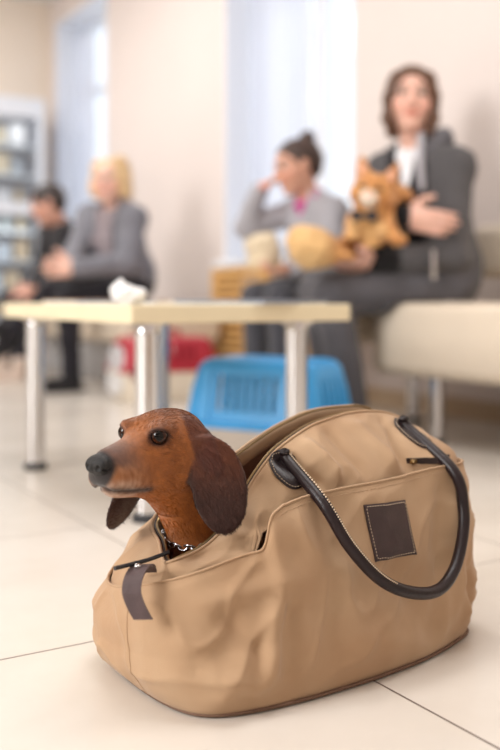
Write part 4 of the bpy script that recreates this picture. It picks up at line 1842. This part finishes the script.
    S.cone(J['neck'] - sp * .05, J['neck'] + sp * .008, .070 * k, .072 * k, .02)
    nf = J['neck'] + fw * (.075 * k) + sp * .02
    bf = J['pel'] * (1 - st.get('open', .55)) + mid * st.get('open', .55) + fw * (.155 * k)
    S.cone(nf, bf, st.get('vee', .062) * k, .012 * k, .012, 'cut')
    S.cone(J['neck'] - sp * .01, J['neck'] + sp * .12, .056 * k, .060 * k, .008, 'cut')
    jc, jt = np.asarray(st['jacket']), st.get('jacket_trim')
    A0, A1 = np.array(nf), np.array(bf)

    def jpaint(V):
        C = np.tile(jc, (len(V), 1)) * (1 + .10 * vnoise(V, 16))[:, None]
        if jt is not None:
            ab = A1 - A0
            t = np.clip((V - A0) @ ab / (ab @ ab), 0, 1.6)
            d = np.linalg.norm(V - A0 - t[:, None] * ab, axis=1)
            C = mixc(C, jt, sstep(.095 * k, .080 * k, d) * (t < 1.5))
        for s in 'LR':
            c = st.get('cuff')
            if c is not None:
                e, w = np.array(J['el' + s]), np.array(J['wr' + s])
                ab = w - e
                t = (V - e) @ ab / (ab @ ab)
                d = np.linalg.norm(V - e - t[:, None] * ab, axis=1)
                C = mixc(C, c, sstep(.70, .74, t) * (d < .07))
        return np.clip(C, 0, 1)
    S.mesh('jacket', M_CLOTH, T, b, 1, jpaint, sit(crease(.007, 13), seat))
    return T, q, (hf, hl, hw), b, (sl, fw, sp), hk


def hair_mesh(T, b, q, axs, hk, colour, build, h=.006, amp=.005, sc=40):
    c = q(0, 0, 0)
    lo, hi = bounds([c], .26 * hk)
    S = Sculpt(lo, hi, h)
    build(S, q, axs)

    def paint(V):
        n = vnoise(V * np.array([1, 1, .25]), 70)
        return np.clip(np.tile(colour, (len(V), 1)) * (1 + .28 * n)[:, None], 0, 1)
    return S.mesh('hair', M_HAIR, T, b, 1, paint, crease(amp, sc))


CW_ = {}
VM = Vector((-CP, -SP, 0))     # straight out from the window wall
# ---------------------------------------------------------------- woman with the cat
J = dict(head=P(411, 99, 3.27), neck=P(415, 150, 3.31), pel=P(437, 279, 3.26), shL=P(455, 167, 3.20), shR=P(386, 172, 3.40),
         elL=P(451, 258, 3.11), wrL=P(374, 260, 3.05), elR=P(364, 244, 3.27), wrR=P(404, 216, 3.05),
         hipL=P(447, 287, 3.17), hipR=P(431, 285, 3.33), knL=P(331, 295, 3.05), knR=P(320, 291, 3.18), ankL=P(354, 416, 3.06), ankR=P(334, 412, 3.20))
st = dict(seat=(-.55, 2.50, 1.99, 2.55, .445), face=(-.12, -.99, -.03), up=(.04, 0, 1), skin=L3(226, 180, 162), hair=L3(88, 58, 42), trousers=L3(84, 82, 86), shoes=L3(60, 58, 60),
          shirt=L3(232, 232, 236), jacket=L3(84, 82, 84), jacket_trim=L3(30, 28, 34), cuff=L3(24, 22, 24), toeL=VM, toeR=VM,
          handL=((-.92, -.3, -.16), (0, .3, 1), (0, -.9, .3), .55), handR=((.86, -.3, -.22), (.1, .9, -.3), (.1, -.2, 1), .45), hand_k=1.08,
          sleeve=.96, open=.62, vee=.060, leg_g=.004)
T, q, axs, b, fr, hk = make_person('person', 'woman with brown bob in a dark grey hooded jacket sitting and hugging an orange cat', J, st)


def bob(S, q, ax):
    S.ell(q(-.016, 0, .026), (.106, .086, .092), ax, .01)
    for s in (-1, 1):
        S.chain([q(.036, s * .056, .062), q(.034, s * .076, .0), q(.026, s * .076, -.07), q(.030, s * .070, -.126)], [.025, .019, .020, .012], .02)
        S.chain([q(-.03, s * .058, .0), q(-.04, s * .058, -.07), q(-.03, s * .052, -.120)], [.028, .027, .017], .02)
    S.chain([q(-.085, 0, .0), q(-.08, 0, -.07), q(-.065, 0, -.11)], [.04, .04, .025], .04)
    S.ell(q(.100, 0, -.030), (.072, .058, .108), ax, .010, 'cut')


hair_mesh(T, b, q, axs, hk, L3(92, 62, 44), bob)
sl, fw, sp = fr
CW_.update(J)
# hood lying on the shoulders and its cords
S = Sculpt(*bounds([J['neck']], .30), .007)
nk = J['neck']
S.chain([nk + fw * .055 + sl * .085 - sp * .035, nk + sl * .105 + sp * .010 - fw * .02, nk - fw * .085 + sl * .05 + sp * .012, nk - fw * .095 - sl * .03 + sp * .010,
         nk - sl * .105 + sp * .008 - fw * .02, nk + fw * .055 - sl * .085 - sp * .035], [.018, .036, .046, .046, .036, .018], .02)
S.mesh('hood', M_CLOTH, T, b, 1, flat_paint(L3(98, 96, 100), .1, 16), crease(.006, 20))
S = Sculpt(*bounds([nk], .30), .006)
S.chain([nk + sl * .072 + fw * .062 + sp * .022, nk + sl * .080 + fw * .105 - sp * .07, nk + sl * .085 + fw * .128 - sp * .17], [.014, .013, .011], .01)
S.mesh('hood_lining', M_CLOTH, T, b, 1, flat_paint(L3(176, 174, 180)))
pz = P(433, 264, 3.035) - Vector(b)
obj('zip_end', bx(bmesh.new(), pz + Vector((-.007, -.012, -.05)), pz + Vector((.007, .004, .045)), .003), M_CHROME, T, True)

# ---------------------------------------------------------------- the ginger cat on her lap
CB = P(362, 262, 3.04)
CAT = thing('cat', 'fluffy orange cat with a bow tie held on the lap of the woman', 'cat', CB)
cb = np.array(CB)
S = Sculpt(*bounds([P(285, 280, 3.0), P(425, 150, 3.15), P(330, 200, 2.86)], .10), .0048)
cf = U((-.30, -.94, -.16))
cl_ = U((0.22, -.12, .97)).cross(cf).normalized()
cu = cf.cross(cl_).normalized()
hc = P(373, 190, 3.00)
cq = lambda a, bb, c: hc + cf * a + cl_ * bb + cu * c
cax = (cf, cl_, cu)
S.ell(hc, (.056, .064, .053), cax, .01)
for s in (-1, 1):
    S.ell(cq(.010, s * .040, -.022), (.036, .030, .028), cax, .02)
    S.ell(cq(.052, s * .013, -.018), (.016, .016, .013), cax, .01)
    for t in (0, .33, .66, 1):
        S.ell(cq(-.004 - .004 * t, s * (.040 + .016 * t), .038 + .044 * t), (.010 - .003 * t, .025 * (1 - .75 * t) + .003, .020), cax, .012)
S.ell(cq(.058, 0, -.034), (.012, .014, .010), cax, .01)
S.cone(cq(.045, 0, .012), cq(.064, 0, -.010), .012, .007, .012)
# shoulders, chest, belly, haunch
S.ell(P(392, 203, 3.09), (.075, .075, .066), None, .04)
S.cone(P(374, 212, 3.05), P(366, 244, 3.07), .060, .072, .04)
S.ell(P(360, 250, 3.08), (.080, .075, .050), None, .04)
# forelegs and paws
S.chain([P(384, 214, 3.02), P(387, 230, 2.985), P(396, 239, 2.965)], [.030, .026, .020], .02)
S.ell(P(400, 240, 2.955), (.026, .022, .017), None, .012)
S.chain([P(356, 218, 3.02), P(351, 236, 2.985), P(350, 252, 2.96)], [.028, .024, .019], .02)
S.ell(P(349, 256, 2.945), (.022, .026, .016), None, .012)
# bushy tail brought round to the front
S.chain([P(347, 257, 3.08), P(338, 256, 3.03), P(325, 254, 2.99), P(313, 249, 2.96), P(304, 243, 2.95), P(298, 238, 2.95)], [.030, .034, .052, .062, .052, .030], .03)

# the coat is pressed in where her arms, hands and lap hold it
S.cone(CW_['elL'], CW_['wrL'], .074, .056, .01, 'cut')
S.cone(CW_['elR'], CW_['wrR'], .070, .056, .01, 'cut')
S.cone(CW_['wrL'], CW_['wrL'] + Vector((-.18, -.06, -.02)), .058, .046, .01, 'cut')
S.cone(CW_['wrL'] + Vector((-.05, -.01, .03)), CW_['wrL'] + Vector((-.10, -.05, .06)), .038, .032, .01, 'cut')
S.ell(CW_['wrR'] + Vector((.05, -.02, -.01)), (.07, .04, .05), None, .01, 'cut')
S.ell((.332, 2.962, .615), (.036, .036, .032), None, .008, 'cut')
for s_ in 'LR':
    S.cone(CW_['hip' + s_], CW_['kn' + s_], .100, .078, .01, 'cut')


def cat_paint(V):
    C = np.tile(L3(204, 144, 82), (len(V), 1))
    n = vnoise(V, 22)
    st_ = np.sin((V[:, 0] * 30 + V[:, 2] * 110 + n * 3.0))
    C = mixc(C, L3(172, 106, 52), sstep(.1, .8, st_) * .6)
    r = V - np.array(hc)
    a, bb, c = r @ np.array(cf), r @ np.array(cl_), r @ np.array(cu)
    chest = np.linalg.norm((V - np.array(P(366, 232, 2.97))) / np.array([.075, .09, .085]), axis=1)
    C = mixc(C, L3(232, 188, 128), sstep(1.1, .5, chest) * .8)
    C = mixc(C, L3(240, 226, 208), sstep(.036, .022, np.sqrt(bb ** 2 + (c + .026) ** 2)) * (a > .03))
    C = mixc(C, L3(214, 140, 124), sstep(.010, .006, np.sqrt(bb ** 2 + (c + .012) ** 2)) * (a > .05))
    for s in (-1, 1):
        C = mixc(C, L3(60, 42, 24), sstep(.014, .009, np.sqrt(((bb - s * .026) / 1.3) ** 2 + ((c - .010) * 1.6) ** 2)) * (a > .02))
        C = mixc(C, L3(226, 172, 148), sstep(.015, .006, np.sqrt((bb - s * .048) ** 2 + ((c - .058) * .6) ** 2)) * (a > .0))
    tail = sstep(.02, -.06, V[:, 0] - P(338, 256, 3.03).x)
    C = mixc(C, L3(228, 190, 132), tail * .75)
    C = mixc(C, L3(196, 142, 78), tail * sstep(.2, .8, n) * .5)
    return np.clip(C * (1 + .18 * vnoise(V, 140))[:, None], 0, 1)


M_CATFUR = fur_material('ginger_fur', scale=500, strength=.7)
S.mesh('body', M_CATFUR, CAT, cb, 1, cat_paint, crease(.006, 60))
bt = P(364, 216, 2.950)
bm = bmesh.new()
for s in (-1, 1):
    loft(bm, [[bt + Vector((s * x, dy, z)) for dy, z in ((-.008, hh), (-.008, -hh), (.008, -hh), (.008, hh))] for x, hh in ((.004, .006), (.016, .015), (.036, .019), (.040, .016))])
bmesh.ops.create_uvsphere(bm, u_segments=12, v_segments=8, radius=.010, matrix=Matrix.Translation(bt + Vector((0, -.003, 0))))
for v in bm.verts:
    v.co -= CB
obj('bow_tie', bm, mat('black_satin', rgb(40, 40, 46), 0.4), CAT, True)

# ---------------------------------------------------------------- the girl
J = dict(head=P(297, 166, 3.68), neck=P(312, 200, 3.71), pel=P(319, 280, 3.74), shL=P(333, 212, 3.62), shR=P(299, 211, 3.81),
         elL=P(327, 258, 3.53), wrL=P(292, 270, 3.46), elR=P(247, 227, 3.74), wrR=P(259, 190, 3.68),
         hipL=P(323, 287, 3.66), hipR=P(313, 286, 3.80), knL=P(279, 297, 3.45), knR=P(256, 297, 3.60), ankL=P(283, 402, 3.46), ankR=P(256, 396, 3.62))
st = dict(seat=(2.62, 3.34, 2.02, 2.46, .42), k=.82, hk=1.12, face=(-.90, -.36, -.22), up=(-.1, 0, 1), skin=L3(214, 162, 138), hair=L3(62, 44, 38), trousers=L3(72, 72, 78), shoes=L3(50, 48, 50),
          shirt=L3(206, 92, 158), jacket=L3(168, 166, 172), toeL=VM, toeR=VM,
          handL=((-.9, -.25, -.1), (0, 0, 1), (0, -1, .1), .8), handR=((.80, -.2, .52), (.3, -.2, -.9), (.2, -.95, .2), 1.1),
          sleeve=.93, open=.72, vee=.050, jacket_g=.018, hem=.97)
T, q, axs, b, fr, hk = make_person('person', 'girl with dark hair in a bun and light grey jacket, cheek on hand', J, st)


def bun(S, q, ax):
    S.ell(q(-.016, 0, .030), (.104 * hk, .082 * hk, .086 * hk), ax, .01)
    S.ell(q(-.060, 0, .0), (.050 * hk, .066 * hk, .070 * hk), ax, .02)
    S.ell(q(.100, 0, -.030), (.090 * hk, .115 * hk, .100 * hk), ax, .012, 'cut')
    S.ell(q(-.075, 0, .108), (.034 * hk, .034 * hk, .034 * hk), ax, .012)


hair_mesh(T, b, q, axs, hk, L3(66, 48, 42), bun)
sl, fw, sp = fr
S = Sculpt(*bounds([J['neck']], .16), .005)
nk = J['neck'] + sp * .008
S.chain([nk + fw * .072 - sp * .026, nk + sl * .052 + fw * .02, nk - fw * .045 + sp * .012, nk - sl * .052 + fw * .02, nk + fw * .072 - sp * .026], [.012, .015, .016, .015, .012], .01)
S.mesh('collar', M_CLOTH, T, b, 1, flat_paint(L3(208, 86, 156)))
bag_at = P(264, 268, 3.555)
t = thing('handbag', 'small beige pouch bag on the lap of the girl under her elbow', 'handbag', (bag_at.x, bag_at.y, bag_at.z), PHI)
M_BEIGE = mat('beige_leather', rgb(224, 206, 176), 0.5, var=.08, vscale=30, bump=.2)
rings = []
for z, hx, hy in ((0, .038, .062), (.012, .044, .070), (.06, .042, .074), (.105, .030, .070), (.125, .016, .064), (.130, .010, .060)):
    rings.append(rrect(hx, hy, min(hx, .03) * .95, z))
obj('pouch', loft(bmesh.new(), rings), M_BEIGE, t, True)
obj('flap', box((-.046, -.066, .062), (-.039, .066, .112), .003), M_BEIGE, t, True)
obj('clasp', box((-.050, -.008, .066), (-.045, .008, .080), .001), M_CHROME, t)

# ---------------------------------------------------------------- blond woman
D = -0.25
J = dict(head=P(109, 180, 5.06 + D), neck=P(117, 207, 5.12 + D), pel=P(128, 281, 5.22 + D), shL=P(134, 219, 5.02 + D), shR=P(90, 217, 5.24 + D),
         elL=P(126, 264, 4.92 + D), wrL=P(75, 268, 4.82 + D), elR=P(76, 253, 5.06 + D), wrR=P(69, 266, 4.86 + D),
         hipL=P(131, 288, 5.13 + D), hipR=P(120, 287, 5.28 + D), knL=P(68, 300, 4.92 + D), knR=P(50, 294, 5.02 + D), ankL=P(72, 378, 4.92 + D), ankR=P(6, 338, 4.92 + D))
st = dict(seat=(4.20, 6.10, 1.86, 2.40, .44), face=(-.25, -.97, -.02), skin=L3(232, 188, 170), hair=L3(226, 184, 128), trousers=L3(34, 32, 38), shoes=L3(34, 32, 34), boots=True,
          shirt=L3(168, 158, 164), jacket=L3(122, 122, 130), jacket_trim=L3(108, 108, 116), toeL=(-.82, -.57, 0), toeR=(-.75, -.45, -.5),
          handL=((-.93, -.3, -.05), (.1, .9, .1), (0, .2, 1), 1.0), handR=((-.75, -.6, -.05), (.3, -.85, .2), (0, .1, 1), 1.0), hand_k=1.1,
          sleeve=.95, open=.30, vee=.060, jacket_g=.022)
T, q, axs, b, fr, hk = make_person('person', 'blond woman in a grey cardigan and black trousers sitting with clasped hands', J, st)


def curls(S, q, ax):
    S.ell(q(-.018, 0, .024), (.100, .082, .086), ax, .01)
    rg = random.Random(3)
    for i in range(95):
        a = rg.uniform(-2.5, 2.5)
        z = rg.uniform(-.082, .098)
        r = .084 * math.sqrt(max(.25, 1 - (max(z, 0) / .13) ** 2))
        S.ell(q(-.020 - r * math.cos(a) * (1 if abs(a) < 1.6 else .75), r * math.sin(a) * 1.05, z), (.026, .026, .026), ax, .012)
    S.ell(q(.105, 0, -.026), (.085, .066, .088), ax, .012, 'cut')


hair_mesh(T, b, q, axs, hk, L3(218, 184, 138), curls)
sl, fw, sp = fr
S = Sculpt(*bounds([J['neck']], .26), .007)
nk = J['neck']
S.chain([nk + fw * .06 + sl * .055 - sp * .02, nk + sl * .07 + sp * .012, nk - fw * .06 + sp * .02, nk - sl * .07 + sp * .012, nk + fw * .06 - sl * .055 - sp * .02, nk + fw * .095 - sl * .015 - sp * .06], [.026, .030, .032, .030, .026, .022], .02)
S.chain([nk + fw * .085 + sl * .035 - sp * .05, nk + fw * .125 + sl * .045 - sp * .15, nk + fw * .135 + sl * .05 - sp * .24], [.024, .026, .024], .02)
S.chain([nk + fw * .090 - sl * .03 - sp * .05, nk + fw * .128 - sl * .045 - sp * .15, nk + fw * .135 - sl * .04 - sp * .22], [.024, .026, .024], .02)
S.mesh('scarf', M_CLOTH, T, b, 1, flat_paint(L3(158, 146, 150), .12, 20), crease(.006, 24))

# ---------------------------------------------------------------- the man beyond her
J = dict(head=P(48, 204, 5.55), neck=P(60, 228, 5.62), pel=P(86, 284, 5.78), shL=P(68, 236, 5.50), shR=P(50, 233, 5.78),
         elL=P(58, 272, 5.40), wrL=P(40, 289, 5.24), elR=P(44, 268, 5.62), wrR=P(34, 287, 5.40),
         hipL=P(86, 290, 5.68), hipR=P(80, 289, 5.84), knL=P(24, 302, 5.40), knR=P(12, 300, 5.58), ankL=P(20, 373, 5.28), ankR=P(3, 368, 5.46))
st = dict(seat=(4.20, 6.10, 1.86, 2.40, .44), face=(-.92, -.22, -.32), up=(-.3, 0, 1), skin=L3(212, 160, 140), hair=L3(48, 38, 36), trousers=L3(40, 38, 44), shoes=L3(206, 186, 172), boots=True,
          shirt=L3(50, 50, 60), jacket=L3(34, 32, 36), toeL=(-.85, -.5, 0), toeR=(-.85, -.5, 0),
          handL=((-.7, -.4, -.6), (.3, .3, -.8), (0, -.6, .6), .8), handR=((-.8, -.5, -.4), (.2, -.5, -.8), (0, .6, .6), .8), sleeve=.95, open=.75, vee=.045)
T, q, axs, b, fr, hk = make_person('person', 'man with short dark hair in a black jacket leaning forward beside the glass cabinet', J, st)


def short(S, q, ax):
    S.ell(q(-.014, 0, .032), (.102, .083, .088), ax, .01)
    S.ell(q(-.050, 0, .0), (.058, .074, .075), ax, .02)
    S.ell(q(.110, 0, -.045), (.092, .115, .105), ax, .012, 'cut')


hair_mesh(T, b, q, axs, hk, L3(50, 40, 38), short)
